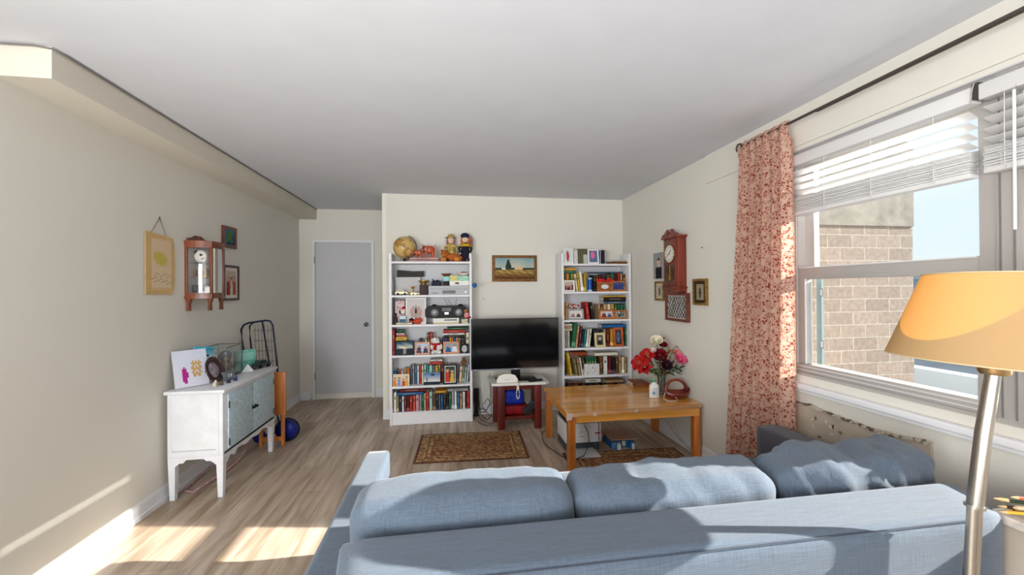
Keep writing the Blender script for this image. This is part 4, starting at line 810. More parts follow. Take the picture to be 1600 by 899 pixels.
# ------------------------------------------------------------------ top of the left bookcase
z = LV[0]+EPS
t = thing('globe', 'antique yellow globe on a dark stand, left end of the bookcase top', 'globe', (at(632, 405, Y=4.73).x, 4.73, z))
def globe_mat():
    m = bpy.data.materials.new('globe_map'); m.use_nodes = True; nt = m.node_tree; bs = nt.nodes['Principled BSDF']; N = nt.nodes.new; L = nt.links.new
    tc = N('ShaderNodeTexCoord'); n = N('ShaderNodeTexNoise'); n.inputs['Scale'].default_value = 9; n.inputs['Detail'].default_value = 5; L(tc.outputs['Object'], n.inputs['Vector'])
    r = N('ShaderNodeValToRGB'); e = r.color_ramp.elements; e[0].position = .5; e[0].color = lin((204, 172, 104)); e[1].position = .53; e[1].color = lin((176, 134, 66)); q = e.new(.515); q.color = lin((120, 84, 44)); L(n.outputs[0], r.inputs[0]); L(r.outputs[0], bs.inputs['Base Color']); bs.inputs['Roughness'].default_value = .35; return m
GT = Matrix.Translation((0, 0, .165)) @ Matrix.Rotation(R(23), 4, 'Y'); MB().ball((0, 0, 0), .122, globe_mat(), seg=40, T=GT).build('sphere', t)
MB().tube([(.134*math.sin(a), 0, -.134*math.cos(a)) for a in [math.pi*k/16 for k in range(17)]], .0045, M((70, 44, 28), .4), T=GT).ball((0, 0, .136), .008, br_, seg=10, T=GT).tube([(.1235*math.cos(a*.2618), .1235*math.sin(a*.2618), 0) for a in range(24)], .0012, M((90, 60, 36), .6), seg=5, T=GT, closed=True).build('meridian', t)
MB().lathe([(0, 0), (.075, 0), (.072, .01), (.02, .014), (.013, .03), (.02, .038), (0, .04)], M((50, 26, 18), .35), seg=28).build('base', t)
a = at(638.5, 403, Y=4.66); b_ = at(685, 403, Y=4.66); zz = z
for k, (c, h, lab) in enumerate(((( 178, 128, 128), .022, 'dusty pink book at the bottom under the carved elephants'), ((200, 162, 164), .022, 'pale pink book directly under the carved elephants'))):
    CW['tmp%d' % k] = c; tag(book_mesh(h, b_.x-a.x-k*.01, .17, 'tmp%d' % k, True, 40+k).build('book', loc=((a.x+b_.x)/2+.006, 4.66, zz)), lab, 'book'); zz += h+.001
ew = wood((168, 74, 40), 'carved_redwood', axis=2)
def elephant(b, cx, s, zz=0):
    b.ball((cx, 0, zz+.075*s), (.055*s, .032*s, .042*s), ew).ball((cx-.05*s, 0, zz+.085*s), (.03*s, .026*s, .034*s), ew)
    b.tube([(cx-.07*s, 0, zz+.085*s), (cx-.095*s, 0, zz+.055*s), (cx-.1*s, 0, zz+.02*s), (cx-.115*s, 0, zz+.012*s)], [.014*s, .011*s, .008*s, .006*s], ew)
    for i in (-.032, .034):
        for j in (-.015, .015): b.cyl((cx+i*s, j*s, zz), (cx+i*s, j*s, zz+.06*s), .014*s, ew, seg=10)
    for j in (-1, 1): b.ball((cx-.036*s, j*.028*s, zz+.085*s), (.02*s, .006*s, .03*s), ew)
xe = at(670, 395, Y=4.70).x; t = thing('elephant_bookend', 'carved reddish wooden bookend with a large elephant, beside the globe', 'bookend', (xe, 4.73, zz))
b = MB(); elephant(b, .006, 1.12, .008); b.build('elephant', t); MB().box(-.075, .08, -.04, .04, 0, .0078, ew).box(.066, .08, -.04, .04, .008, .15, ew).prism([(-.075, .008), (-.066, .008), (-.066, .155), (-.075, .15)], -.04, .04, ew, plane='xz').build('base', t)
b = MB(); elephant(b, 0, .72); tag(b.build('elephant_carving', loc=(at(655, 398, Y=4.70).x-.005, 4.68, zz)), 'small carved reddish elephant between the globe and the bookend', 'carving')
of = fur((176, 96, 40)); of2 = fur((206, 132, 58))
plush('plush_lion', 'orange-brown plush animal lying along the bookcase top', (at(705, 407, Y=4.66).x, 4.665, z), [
    ('body', [('b', (.02, 0, .05), (.085, .045, .045), of), ('b', (.09, -.005, .035), (.045, .04, .034), of)]), ('head', [('b', (-.07, -.01, .085), (.045, .04, .045), of), ('b', (-.085, -.042, .075), (.022, .018, .016), of2), ('b', (-.085, -.058, .08), (.006, .005, .005), BLK)]),
    ('ear', [('b', (-.1, 0, .125), (.014, .01, .014), of)]), ('ear', [('b', (-.04, 0, .125), (.014, .01, .014), of)]), ('paw', [('b', (-.085, -.04, .024), (.036, .032, .0235), of2)]), ('paw', [('b', (.06, -.045, .026), (.036, .03, .0255), of2)]), ('paw', [('b', (.12, -.03, .022), (.026, .03, .0215), of)])])
# two rag dolls sitting behind
def doll(label, x, y, z, s, dress, dress2, hat, hatc, hair, rot=0):
    D_ = thing('rag_doll', label, 'doll', (x, y, z), rot, 'dolls on the bookcase'); sk = M((226, 196, 168), .8)
    MB().lathe([(0, .0), (.05*s, 0), (.052*s, .03*s), (.034*s, .12*s), (.02*s, .17*s), (0, .175*s)], dress, seg=20).build('dress', D_)
    MB().lathe([(.02*s, .165*s), (.062*s, .14*s), (.06*s, .135*s), (.018*s, .158*s)], dress2, seg=20).ball((0, 0, .15*s), (.035*s, .03*s, .022*s), dress2).build('collar', D_)
    h = MB(); h.ball((0, 0, .205*s), (.03*s, .028*s, .033*s), sk); h.ball((-.01*s, -.026*s, .21*s), .003*s, BLK, seg=6).ball((.01*s, -.026*s, .21*s), .003*s, BLK, seg=6).ball((0, -.028*s, .196*s), (.008*s, .003, .002*s), M((180, 50, 50), .6), seg=8); h.build('head', D_)
    MB().ball((0, .008*s, .212*s), (.036*s, .03*s, .034*s), hair).ball((-.03*s, 0, .185*s), (.01*s, .01*s, .03*s), hair).ball((.03*s, 0, .185*s), (.01*s, .01*s, .03*s), hair).build('hair', D_)
    hb = MB()
    if hat == 'brim': hb.lathe([(.055*s, .222*s), (.03*s, .232*s), (.026*s, .25*s), (0, .262*s)], hatc, seg=20)
    else: hb.ball((0, .004*s, .232*s), (.04*s, .038*s, .028*s), hatc).tube([(.03*s, .0, .235*s), (.055*s, 0, .2*s), (.056*s, 0, .12*s), (.05*s, 0, .06*s)], [.014*s, .013*s, .01*s, .006*s], M((140, 90, 90), .8, noise=.4, scale=50, name='patchwork'))
    hb.build('hat', D_)
    for j in (-1, 1):
        MB().tube([(j*.03*s, 0, .155*s), (j*.055*s, -.012*s, .12*s), (j*.045*s, -.03*s, .08*s)], [.011*s, .009*s, .008*s], dress).ball((j*.044*s, -.032*s, .075*s), .009*s, sk, seg=8).build('arm', D_)
        MB().tube([(j*.02*s, -.035*s, .016*s), (j*.026*s, -.07*s, .016*s), (j*.028*s, -.1*s, .014*s)], [.014*s, .011*s, .010*s], sk).ball((j*.028*s, -.108*s, .016*s), (.013*s, .018*s, .0155*s), BLK, seg=8).build('leg', D_)
pat = M((196, 172, 96), .8, noise=.45, scale=55, name='yellow_patchwork')
doll('rag doll in patterned yellow clothes and hat, behind the plush animal', at(704, 400, Y=4.78).x+.004, 4.785, z, 1.28, pat, pat, 'brim', M((186, 162, 92), .8), M((150, 96, 120), .9))
doll('rag doll with a navy cap, yellow collar and dark dress, right bookcase-top end', at(727, 400, Y=4.74).x, 4.76, z, 1.32, M((30, 30, 46), .8, noise=.3, scale=40, name='dark_cloth'), M((206, 166, 30), .7), 'cap', M((26, 32, 64), .8), M((190, 96, 60), .9))
b = MB(); xo = at(740.8, 446, Y=4.58).x; zo = at(741, 446, Y=4.58).z
b.tube([(-.02, 0, .33), (-.006, 0, .2), (0, 0, .035)], .0012, M((190, 180, 170), .8), seg=5).ball((0, 0, 0), .028, M((30, 96, 170), .2), seg=18).cyl((0, 0, .026), (0, 0, .036), .007, M((180, 150, 80), .3, .8))
tag(b.build('blue_ornament', loc=(xo+.005, 4.575, zo)), 'blue ball ornament hanging by a thread at the side of the left bookcase', 'ornament')
b = MB(); b.cyl((0, 0, 0), (0, 0, .085), .011, M((232, 228, 216), .5)).cyl((0, 0, .085), (0, 0, .094), .001, BLK, seg=5); tag(b.build('candle', loc=(at(653, 540, Y=4.72).x, 4.73, LV[3]+EPS)), 'short white candle standing behind the light oak frame', 'candle')
bf = fur((120, 84, 50)); plush('plush_animal', 'small brown plush animal perched on the leaning books, second lowest shelf', (at(726, 566, Y=4.72).x-.01, 4.72, at(724, 571.5, Y=4.70).z+.005), [('body', [('b', (0, 0, .03), (.034, .03, .03), bf)]), ('head', [('b', (.0, -.016, .068), (.022, .02, .02), bf), ('b', (-.016, -.01, .088), (.006, .005, .009), bf), ('b', (.016, -.01, .088), (.006, .005, .009), bf)])])
# ------------------------------------------------------------------ painting, television, its stand
frame('landscape_painting', 'small gilt-framed landscape painting with a dark tree above the television', 'painting', (.787, YB-.0205, 1.572), .545, .318, .034, M((112, 76, 36), .45, .3, noise=.3, scale=40, name='gilt_frame'), landscape, th=.019, tilt=0, stand=False, nx=48, ny=30)
tag(MB().tube([(-.012, -.002, .012), (0, -.02, .004), (.01, -.022, -.01), (0, -.006, -.016), (-.004, 0, -.004)], .003, M((200, 190, 176), .5)).build('wall_hook', loc=(at(755, 467, Y=YB).x, YB-.001, at(755, 467, Y=YB).z)), 'tiny pale hook on the back wall left above the television', 'hook')
TV = thing('television', 'large black flat-screen television standing on the white-topped table', 'television', (.715, 4.40, .5035))
tvz0, tvz1, hw = .105, .66, .482
gm = M((12, 11, 13), .09, name='screen_glass', coat=.6); bz = M((30, 30, 32), .3)
MB().box(-hw, hw, -.012, .028, tvz0, tvz1, bz, bev=.004).box(-hw*.6, hw*.6, .028, .06, tvz0+.04, tvz0+.34, bz, bev=.01).build('housing', TV)
MB().box(-hw+.008, hw-.008, -.0135, -.012, tvz0+.017, tvz1-.008, gm).build('screen', TV)
MB().box(-hw, hw, -.015, -.0125, tvz0, tvz0+.014, M((150, 152, 158), .3, .7)).box(-.018, .018, -.0165, -.0145, tvz0+.003, tvz0+.010, M((200, 200, 204), .4)).build('bottom_bezel', TV)
MB().box(-.05, .05, .0, .03, .012, .16, bz, bev=.004).box(-.22, .22, -.10, .12, 0, .011, M((14, 14, 16), .08), bev=.003).build('stand', TV)
TS = thing('tv_table', 'small dark red wooden table with a white top under the television', 'table', (.735, 4.41, 0))
rw = wood((104, 32, 22), 'red_stained_wood', axis=2, dark=.3); TF = .5
MB().prism([(-.30, -.17), (-.26, -.19), (.27, -.2), (.31, -.17), (.32, .2), (-.31, .2)], TF-.026, TF, M((222, 220, 212), .35, name='white_top')).build('top', TS)
for i, j in ((-.195, -.12), (.195, -.13), (-.22, .15), (.22, .15)): MB().box(i-.036, i+.036, j-.03, j+.03, .001, TF-.028, rw, bev=.003).build('leg', TS)
MB().box(-.16, .16, -.11, -.09, TF-.09, TF-.028, rw).box(-.19, .19, .14, .16, TF-.09, TF-.028, rw).box(-.22, -.2, -.09, .12, TF-.09, TF-.028, rw).box(.2, .22, -.09, .12, TF-.09, TF-.028, rw).build('apron', TS)
MB().box(-.18, .18, -.1, .15, .105, .125, rw).box(-.18, .18, -.105, -.09, .09, .13, rw).build('shelf', TS)
z = TF+.0035
rt = MB(); ym = M((228, 224, 214), .4); rt.prism([(-.11, 0), (.11, 0), (.112, .03), (.085, .075), (.04, .09), (-.04, .09), (-.085, .075), (-.112, .03)], 0, .05, ym, plane='xz', smooth=False).box(-.03, .03, -.001, 0, .03, .036, M((180, 176, 170), .5)); tag(rt.build('wifi_router', loc=(.60, 4.235, z-.0015), rot=(R(-10), 0, 0)), 'rounded cream-white device with a flat bottom at the front of the television table', 'router')
rc = MB(); rc.box(-.08, .08, -.02, .02, 0, .016, BLK, bev=.004)
for k in range(7): rc.box(-.06+k*.017, -.052+k*.017, -.01, .01, .016, .0175, M((90, 90, 94), .5))
tag(rc.build('remote_control', loc=(.905, 4.265, z-.001), rot=(0, 0, R(16))), 'black remote control on the right side of the television table', 'remote')
cb = MB(); cc = M((226, 222, 210), .5); cx = at(809, 600, Y=4.195).x
cb.tube([(0, .06, .012), (0, .01, .010), (0, -.004, .004), (0, -.006, -.04)]+[(.016*math.sin(t*.45)*(1 if t < 14 else 1), -.008, -.065-.05*(1-math.cos(t*.45))) for t in range(14)], .0045, cc, seg=6).box(-.012, .012, -.012, -.002, -.07, -.03, cc, bev=.003)
tag(cb.build('charging_cable', loc=(cx, 4.197, z+.003)), 'white coiled charging cable hanging over the front of the television table', 'cable')
def bag(name, label, cx, cy, z, sx, sy, sz, c, seed, cat='bag'):
    b = softbox(-sx/2, sx/2, -sy/2, sy/2, 0, sz, M(c, .5, noise=.25, bump=.6, scale=14, name='crumpled_plastic'), r=min(sx, sy, sz)*.3, n=10, wr=.0); return tag(b.build(name, loc=(cx, cy, z)), label, cat)
bag('plastic_bag', 'dark red bag at the bottom inside the television table', .70, 4.41, .127, .28, .18, .11, (130, 18, 24), 1)
bag('plastic_bag', 'crumpled bright blue bag on top of the red one inside the television table', .67, 4.40, .2385, .26, .17, .16, (24, 46, 150), 2)
dv = MB(); T = Matrix.Rotation(R(-38), 4, 'Y'); dv.box(-.1, .1, -.03, .03, -.035, .035, M((48, 48, 52), .3), T=T, bev=.006).box(.06, .095, -.031, -.03, -.02, .02, M((110, 112, 116), .3), T=T); tag(dv.build('black_device', loc=(.86, 4.285, .228)), 'black boxy device leaning at a slant under the television table top', 'device')
# cables on the floor between the left bookcase and the television table
bl = M((34, 30, 30), .6)
cbs = thing('power_strip', 'dark tangle plug bar standing by the wall beside the left bookcase', 'power strip', (.31, 4.80, .0015)); MB().box(-.03, .03, -.02, .02, .17, .32, BLK, bev=.004).box(-.025, .025, -.015, .015, 0, .17, bl).build('plug_bar', cbs)
pths = [[(.33, 4.77, .2), (.36, 4.72, .06), (.4, 4.66, .08), (.44, 4.62, .16), (.47, 4.64, .3), (.46, 4.66, .52)], [(.32, 4.77, .25), (.35, 4.7, .05), (.42, 4.6, .008), (.46, 4.58, .05), (.47, 4.62, .2), (.45, 4.65, .5)], [(.3, 4.77, .18), (.34, 4.62, .01), (.42, 4.5, .006), (.48, 4.48, .006)],
        [(.33, 4.77, .1), (.42, 4.7, .09), (.47, 4.66, .18), (.44, 4.72, .22), (.37, 4.74, .13), (.44, 4.66, .05), (.49, 4.62, .03)], [(.31, 4.6, .006), (.33, 4.5, .006), (.4, 4.42, .006), (.46, 4.44, .006)]]
for k, p in enumerate(pths):
    q = []
    for i in range(len(p)-1):
        for t in range(5): q.append(Vector(p[i]).lerp(Vector(p[i+1]), t/5)+Vector((.004*math.sin(t+k), 0, abs(.003*math.sin(t*2+k)))))
    tag(MB().tube(q+[p[-1]], .0034, bl, seg=6).build('power_cable'), ['black cable rising behind the television table from the wall socket', 'black cable drooping to the floor and up behind the television table', 'black cable crossing the floor towards the television table leg', 'black cable looping in the tangle by the skirting board', 'short black cable lying nearest the rug side of the tangle'][k], 'cable', 'cables beside the television table')
tag(MB().tube([(.385, 4.8755, .0), (.385, 4.8755, .20), (.41, 4.8755, .32), (.44, 4.8755, .44), (.455, 4.8755, .50)], .0028, M((232, 232, 232), .4), seg=6).build('white_cable'), 'thin white cable slanting up the wall beside the television table', 'cable')
# ------------------------------------------------------------------ pine coffee table
pn = wood((226, 158, 72), 'varnished_pine', rough=.22, coat=.6, dark=.13); pnl = wood((204, 120, 50), 'varnished_pine_leg', rough=.3, coat=.4, axis=2, dark=.25)
CT = thing('coffee_table', 'varnished pine table with taped clear plastic on its edges, in the right corner', 'table', (1.545, 3.62, 0))
top = [(-.615, -.43), (-.60, -.455), (.60, -.39), (.612, -.37), (.612, .42), (.60, .435), (-.59, .435), (-.60, .42)]
MB().prism(top, .452, .48, pn).build('tabletop', CT)
MB().box(-.56, .57, -.40, -.375, .385, .45, pn).box(-.56, .57, .385, .405, .385, .45, pn).box(-.575, -.55, -.38, .39, .385, .45, pn).box(.555, .58, -.36, .39, .385, .45, pn).build('apron', CT)
for i, j in ((-.565, -.385), (-.565, .375), (.568, -.345), (.568, .375)): MB().box(i-.03, i+.03, j-.03, j+.03, .001, .45, pnl, bev=.004).build('leg', CT)
pl = glassy('clear_plastic', (.96, .95, .93), .10, .25, (.85, .8, .74)); pb = MB(); rr_ = rnd(5)
n = 46
for k in range(n):
    f0, f1 = k/n, (k+1)/n; x0 = -.605+1.205*f0; x1 = -.605+1.205*f1; ya = -.4555+.065*f0; yb_ = -.4555+.065*f1; d0 = .030+.006*math.sin(k*.9); d1 = .030+.006*math.sin((k+1)*.9)
    pb.faces([(x0, ya-.002, .4815), (x1, yb_-.002, .4815), (x1, yb_-.004-.003*math.sin(k), .4815-d1), (x0, ya-.004-.003*math.sin(k-1), .4815-d0), (x0, ya+.02, .4818), (x1, yb_+.02, .4818)], [(0, 1, 2, 3), (4, 5, 1, 0)], pl, True)
pb.build('plastic_cover', CT)
tpm = glassy('clear_tape', (.95, .93, .9), .45, .3, (.82, .72, .58))
for x, y in ((-.38, -.444), (-.02, -.424)): MB().prism([(-.02, -.026), (.008, -.028), (.018, .0), (-.008, .0)], -.0006, 0, tpm, plane='xz', T=Matrix.Translation((x, y-.008, .48))).build('tape', CT)
MB().prism([(-.026, -.055), (.02, -.05), (.03, .002), (-.02, .002)], -.003, -.001, tpm, plane='xz', T=Matrix.Translation((-.60, -.455, .48))).build('tape', CT)
z = .4815
for k, (c, nm, w_, d_, h_, dx) in enumerate((('tmpa', 'brown', .17, .20, .022, 0), ('tmpb', 'reddish brown', .165, .19, .024, -.006))):
    CW[c] = ((150, 92, 48), (120, 60, 36))[k]
    tag(book_mesh(h_, w_, d_, c, True, 70+k).build('book', loc=(1.905+dx, 3.86, z+k*.0235), rot=(0, 0, R(-6))), nm+(' book at the bottom of the pair on the pine table' if k == 0 else ' book lying on another at the back of the pine table'), 'book'); 
BT = thing('lotion_bottle', 'white lotion bottle with a green cap on the pine table', 'bottle', (1.85, 3.50, z))
bt = MB(); wm = M((234, 234, 230), .35)
for (a0, a1, z0_, z1_) in ((1, 1.02, 0, .004), (1.02, 1.02, .004, .085), (1.02, .93, .085, .11), (.93, .5, .11, .13), (.5, .26, .13, .14)):
    bt.faces([(.047*s_*math.cos(a*math.pi/12), .024*s_*math.sin(a*math.pi/12), zz) for s_, zz in ((a0, z0_), (a1, z1_)) for a in range(24)], [(k, (k+1) % 24, 24+(k+1) % 24, 24+k) for k in range(24)], wm, True)
bt.box(-.03, .03, -.0255, -.024, .03, .075, M((206, 216, 226), .5)).box(-.028, -.006, -.026, -.025, .036, .056, M((110, 140, 190), .5)).box(-.02, .02, -.026, -.025, .083, .087, M((130, 140, 160), .5)); bt.build('body', BT)
MB().cyl((0, 0, .14), (0, 0, .162), .014, M((70, 170, 110), .4)).cyl((0, 0, .162), (0, 0, .17), .007, M((150, 214, 170), .4)).build('cap', BT)
# basket: carved wooden bowl with arched handle
BA = thing('wooden_basket', 'dark reddish carved wooden basket with an arched handle on the pine table', 'basket', (2.035, 3.45, z)); bwm = wood((112, 40, 26), 'dark_red_wood', rough=.35, coat=.4, dark=.35)
b = MB(); vs = []; rings = [(.55, .0), (.7, .004), (.92, .03), (1.0, .055), (.95, .056), (.85, .032), (.6, .014)]; SG = 32
for s_, zz in rings:
    for k in range(SG):
        a = 2*math.pi*k/SG; up = .05*abs(math.cos(a))**6*(zz > .03); vs.append((.122*s_*math.cos(a)*(1+.06*(abs(math.cos(a))**8)), .085*s_*math.sin(a), zz+up*.7))
b.faces(vs, [(i*SG+k, i*SG+(k+1) % SG, (i+1)*SG+(k+1) % SG, (i+1)*SG+k) for i in range(len(rings)-1) for k in range(SG)], bwm, True); b.faces(vs[:SG], [tuple(range(SG))], bwm); b.faces(vs[-SG:], [tuple(range(SG))], bwm); b.build('bowl', BA)
hd = MB(); pts = [(.098*math.cos(t*math.pi/18), -.012*math.sin(t*math.pi/9), .06+.105*math.sin(t*math.pi/18)) for t in range(19)]
hd.tube(pts, [.019-.007*math.sin(t*math.pi/18) for t in range(19)], bwm, seg=12).build('handle', BA)
tag(MB().tube([(-.03, -.0, .07), (-.05, -.01, .02), (-.03, -.03, .003), (.02, -.05, .003), (.06, -.045, .006), (.075, -.02, .012), (.06, .0, .03)], .0028, M((228, 216, 206), .5)).build('looped_string', loc=(1.925, 3.39, z)), 'thin white cord curling from the wooden basket on the pine table', 'cord')
# ------------------------------------------------------------------ vase and flowers
VX, VY = 1.985, 3.615
V = thing('glass_vase', 'clear glass vase of flowers on the pine table', 'vase', (VX, VY, z)); vg = glassy('vase_glass', (.93, .95, .93), .06, .3)
MB().lathe([(0, .001), (.036, .001), (.04, .02), (.034, .08), (.036, .14), (.046, .185)], vg, seg=28).lathe([(.043, .184), (.033, .14), (.031, .08), (.036, .022), (0, .012)], vg, seg=28).build('body', V)
MB().lathe([(0, .013), (.035, .02), (.031, .08), (0, .081)], glassy('vase_water', (.86, .9, .84), .1, .2), seg=28).build('water', V)
def flower(kind, label, head, c, r, seed, name='flower'):
    hd_ = Vector(head); base = Vector((VX+random.uniform(-.012, .012), VY+random.uniform(-.012, .012), z+.022)); t = thing(name, label, 'flower', base, 0, 'flowers in the glass vase')
    p = hd_-base; mid = Vector((p.x*.25, p.y*.25, .165)); stm = M((64, 78, 40), .6); L_ = [Vector((0, 0, 0)), Vector((p.x*.08, p.y*.08, .09)), mid, p*.75+Vector((0, 0, .01)), p]
    MB().tube(L_, .0028, stm, seg=6).build('stem', t)
    m = M(c, .6, name='petal', noise=.12, scale=30); d = ((p-mid).normalized()+Vector((-.35, -.85, .15))).normalized(); Q = Matrix.Translation(p) @ d.to_track_quat('Z', 'Y').to_matrix().to_4x4(); rr = rnd(seed)
    f = MB()
    if kind == 'rose':
        f.ball((0, 0, r*.35), (r*.42, r*.42, r*.5), m, seg=10, T=Q)
        for ring, (n_, rad, hgt, op) in enumerate(((4, .45, .9, .1), (5, .7, .85, .35), (6, .95, .7, .65))):
            for k in range(n_):
                a = 2*math.pi*k/n_+ring*.6; vs = []
                for iu in range(5):
                    for iv in range(5):
                        u = (iu/4-.5)*2; v = iv/4; ang = a+u*.75*(1-.1*ring); ra = r*rad*(.35+.65*math.sin(v*1.4)+op*.35*v*v); vs.append((ra*math.cos(ang), ra*math.sin(ang), r*hgt*(v-.12*u*u*v)*1.1-r*.1))
                f.faces(vs, [(i*5+j, i*5+j+1, (i+1)*5+j+1, (i+1)*5+j) for i in range(4) for j in range(4)], m, True, Q)
    else:
        for k in range(6):
            a = 2*math.pi*k/6+rr(-.1, .1); vs = []; nn = 6
            for iv in range(nn):
                v = iv/(nn-1); wd_ = r*.42*math.sin(math.pi*min(1, v*.86+.1))
                for u in (-1, -.4, .4, 1):
                    ra = r*(.1+1.0*v); zz = r*(.75*math.sin(v*2.0)-.35*v*v)+.06*r*abs(u); vs.append((ra*math.cos(a)-u*wd_*math.sin(a), ra*math.sin(a)+u*wd_*math.cos(a), zz))
            f.faces(vs, [(i*4+j, i*4+j+1, (i+1)*4+j+1, (i+1)*4+j) for i in range(nn-1) for j in range(3)], m, True, Q)
        for k in range(5): f.cyl((0, 0, 0), (r*.25*math.cos(k*1.26), r*.25*math.sin(k*1.26), r*.9), .0012, M((226, 200, 120), .6), seg=5, T=Q)
    f.build('petals', t, norm=False)
    lf = MB(); gm_ = M((52, 92, 46), .6, noise=.2, scale=30, name='leaf')
    for k in range(3):
        q = L_[2].lerp(L_[3], .45+.3*k); a = rr(0, 6.28); s_ = .04+rr(0, .02); TT = Matrix.Translation(q) @ Matrix.Rotation(a, 4, 'Z') @ Matrix.Rotation(R(-25+rr(-25, 25)), 4, 'Y')
        lf.faces([(0, 0, 0), (s_*.35, s_*.32, .004), (s_*1.3, 0, -.004), (s_*.35, -s_*.32, .004), (s_*.6, 0, -.003)], [(0, 1, 4), (1, 2, 4), (2, 3, 4), (3, 0, 4)], gm_, True, TT)
    lf.build('leaf', t, norm=False); return t
H_ = lambda px, py, Y: at(px, py, Y=Y)
flower('rose', 'large white rose at the top of the vase flowers', H_(1026, 535, 3.62), (232, 224, 196), .052, 1, 'rose')
flower('rose', 'small pale pink rose right below the white rose', H_(1021, 549, 3.58), (222, 200, 196), .024, 2, 'rose')
flower('lily', 'bright red amaryllis bloom furthest left in the vase', H_(1001, 569, 3.58), (160, 6, 12), .078, 3, 'amaryllis')
flower('lily', 'bright red amaryllis bloom standing highest on the left', H_(1013, 558, 3.62), (168, 8, 14), .076, 4, 'amaryllis')
flower('lily', 'bright red amaryllis bloom lowest on the left of the vase', H_(1008, 574, 3.55), (150, 6, 12), .074, 5, 'amaryllis')
flower('rose', 'dark crimson rose in the middle of the vase flowers', H_(1031, 558, 3.56), (112, 8, 22), .06, 6, 'rose')
flower('rose', 'dark crimson rose right of the white rose', H_(1036, 541, 3.64), (120, 14, 26), .036, 7, 'rose')
flower('rose', 'large pink rose on the right of the vase', H_(1061, 563, 3.50), (224, 92, 130), .048, 8, 'rose')
flower('rose', 'pink rose furthest right in the vase', H_(1074, 564, 3.50), (232, 120, 152), .042, 9, 'rose')
flower('rose', 'peach and pink rose between the middle and the right of the vase', H_(1057, 554, 3.54), (226, 130, 120), .036, 10, 'rose')
flower('rose', 'dark plum drooping bloom above the vase neck', H_(1041, 572, 3.52), (52, 18, 36), .045, 11, 'rose')
def sprig(label, head, c, seed, name='leaf_sprig'):
    base = Vector((VX+random.uniform(-.01, .01), VY+random.uniform(-.01, .01), z+.022)); p = Vector(head)-base; t = thing(name, label, 'foliage', base, 0, 'leaf sprigs in the vase'); rr = rnd(seed)
    L_ = [Vector((0, 0, 0)), Vector((p.x*.25, p.y*.25, .165)), p*.7+Vector((0, 0, .03)), p]
    MB().tube(L_, .0018, M((90, 60, 34), .7), seg=5).build('stem', t); m = M(c, .7, noise=.25, scale=25, name='dry_leaf')
    for k in range(9):
        q = L_[1].lerp(L_[2], k/5) if k < 5 else L_[2].lerp(L_[3], (k-5)/3); s_ = .032+rr(0, .026); TT = Matrix.Translation(q) @ Matrix.Rotation(rr(0, 6.28), 4, 'Z') @ Matrix.Rotation(R(rr(-60, 30)), 4, 'Y')
        lf = MB(); lf.faces([(0, 0, 0), (s_*.4, s_*.35, .006), (s_*1.4, 0, -.006), (s_*.4, -s_*.35, .006), (s_*.7, 0, -.004)], [(0, 1, 4), (1, 2, 4), (2, 3, 4), (3, 0, 4)], m, True, TT); lf.build('leaf', t, norm=False)
sprig('orange-brown leaf sprig in the middle top of the vase', H_(1046, 545, 3.6), (190, 120, 56), 1); sprig('tan drooping leaf sprig near the centre of the vase', H_(1038, 555, 3.5), (176, 128, 78), 2)
sprig('yellow-green leaf sprig at the upper right of the vase', H_(1054, 541, 3.58), (120, 112, 56), 3); sprig('dark green leaf sprig reaching lower right from the vase', H_(1064, 575, 3.5), (44, 84, 50), 4)
sprig('mid green leaf sprig reaching lower left from the vase', H_(1018, 577, 3.5), (70, 110, 50), 5); sprig('brown dried sprig with small leaves over the vase neck', H_(1048, 566, 3.52), (120, 80, 50), 6)
sprig('reddish dried sprig behind the white rose', H_(1036, 531, 3.64), (130, 60, 66), 7)
# ------------------------------------------------------------------ printer, paper bag, rugs
PR = thing('printer', 'white laser printer with black lid on the floor under the pine table', 'printer', (1.205, 3.72, 0.0015)); wp = M((222, 222, 224), .4); dk = M((30, 28, 32), .35)
MB().box(-.165, .165, -.13, .17, .075, .25, wp, bev=.004).box(-.16, .16, -.1, .17, .0, .075, M((70, 76, 84), .5)).box(.11, .166, -.134, -.13, .085, .25, M((206, 206, 208), .4)).build('body', PR)
MB().box(-.155, .10, -.12, .165, .252, .285, dk, bev=.004).box(.105, .16, -.125, .165, .251, .272, M((206, 206, 208), .4)).box(.108, .158, -.13, -.126, .24, .25, M((170, 30, 34), .4)).build('lid', PR)
MB().box(-.15, .1, -.30, -.10, .006, .014, M((206, 208, 212), .4)).box(-.16, .14, -.32, -.1, .0, .006, M((120, 122, 126), .5)).build('paper_tray', PR)
lg = MB(); lg.tube([(-.02+.014*math.cos(a*.6), -.132, .165+.014*math.sin(a*.6)) for a in range(8)], .0014, M((90, 90, 96), .5), seg=5).box(-.04, .0, -.1312, -.1302, .128, .133, M((140, 140, 146), .5)); lg.build('emblem', PR)
MB().box(.106, .155, -.1355, -.134, .152, .164, M((176, 40, 44), .5)).build('sticker', PR)
tag(MB().tube([(1.21, 3.575, .24), (1.235, 3.545, .18), (1.235, 3.52, .09), (1.15, 3.42, .03), (1.03, 3.385, .008), (.97, 3.5, .008), (.92, 3.66, .01), (.89, 3.78, .012), (.90, 3.92, .01), (.93, 4.1, .006), (1.1, 4.3, .006)], .0036, bl, seg=6).build('power_cable'), 'black cable curling around the printer and the near table leg', 'cable')
tag(MB().tube([(1.335, 3.6, .279), (1.345, 3.578, .25), (1.345, 3.57, .1), (1.33, 3.565, .02), (1.36, 3.6, .006)], .0034, bl, seg=6).build('power_cable'), 'black cable hanging down the front right of the printer', 'cable')
PB = thing('paper_package', 'torn blue and white package with a cardboard sheet, right of the printer', 'package', (1.60, 3.72, .001))
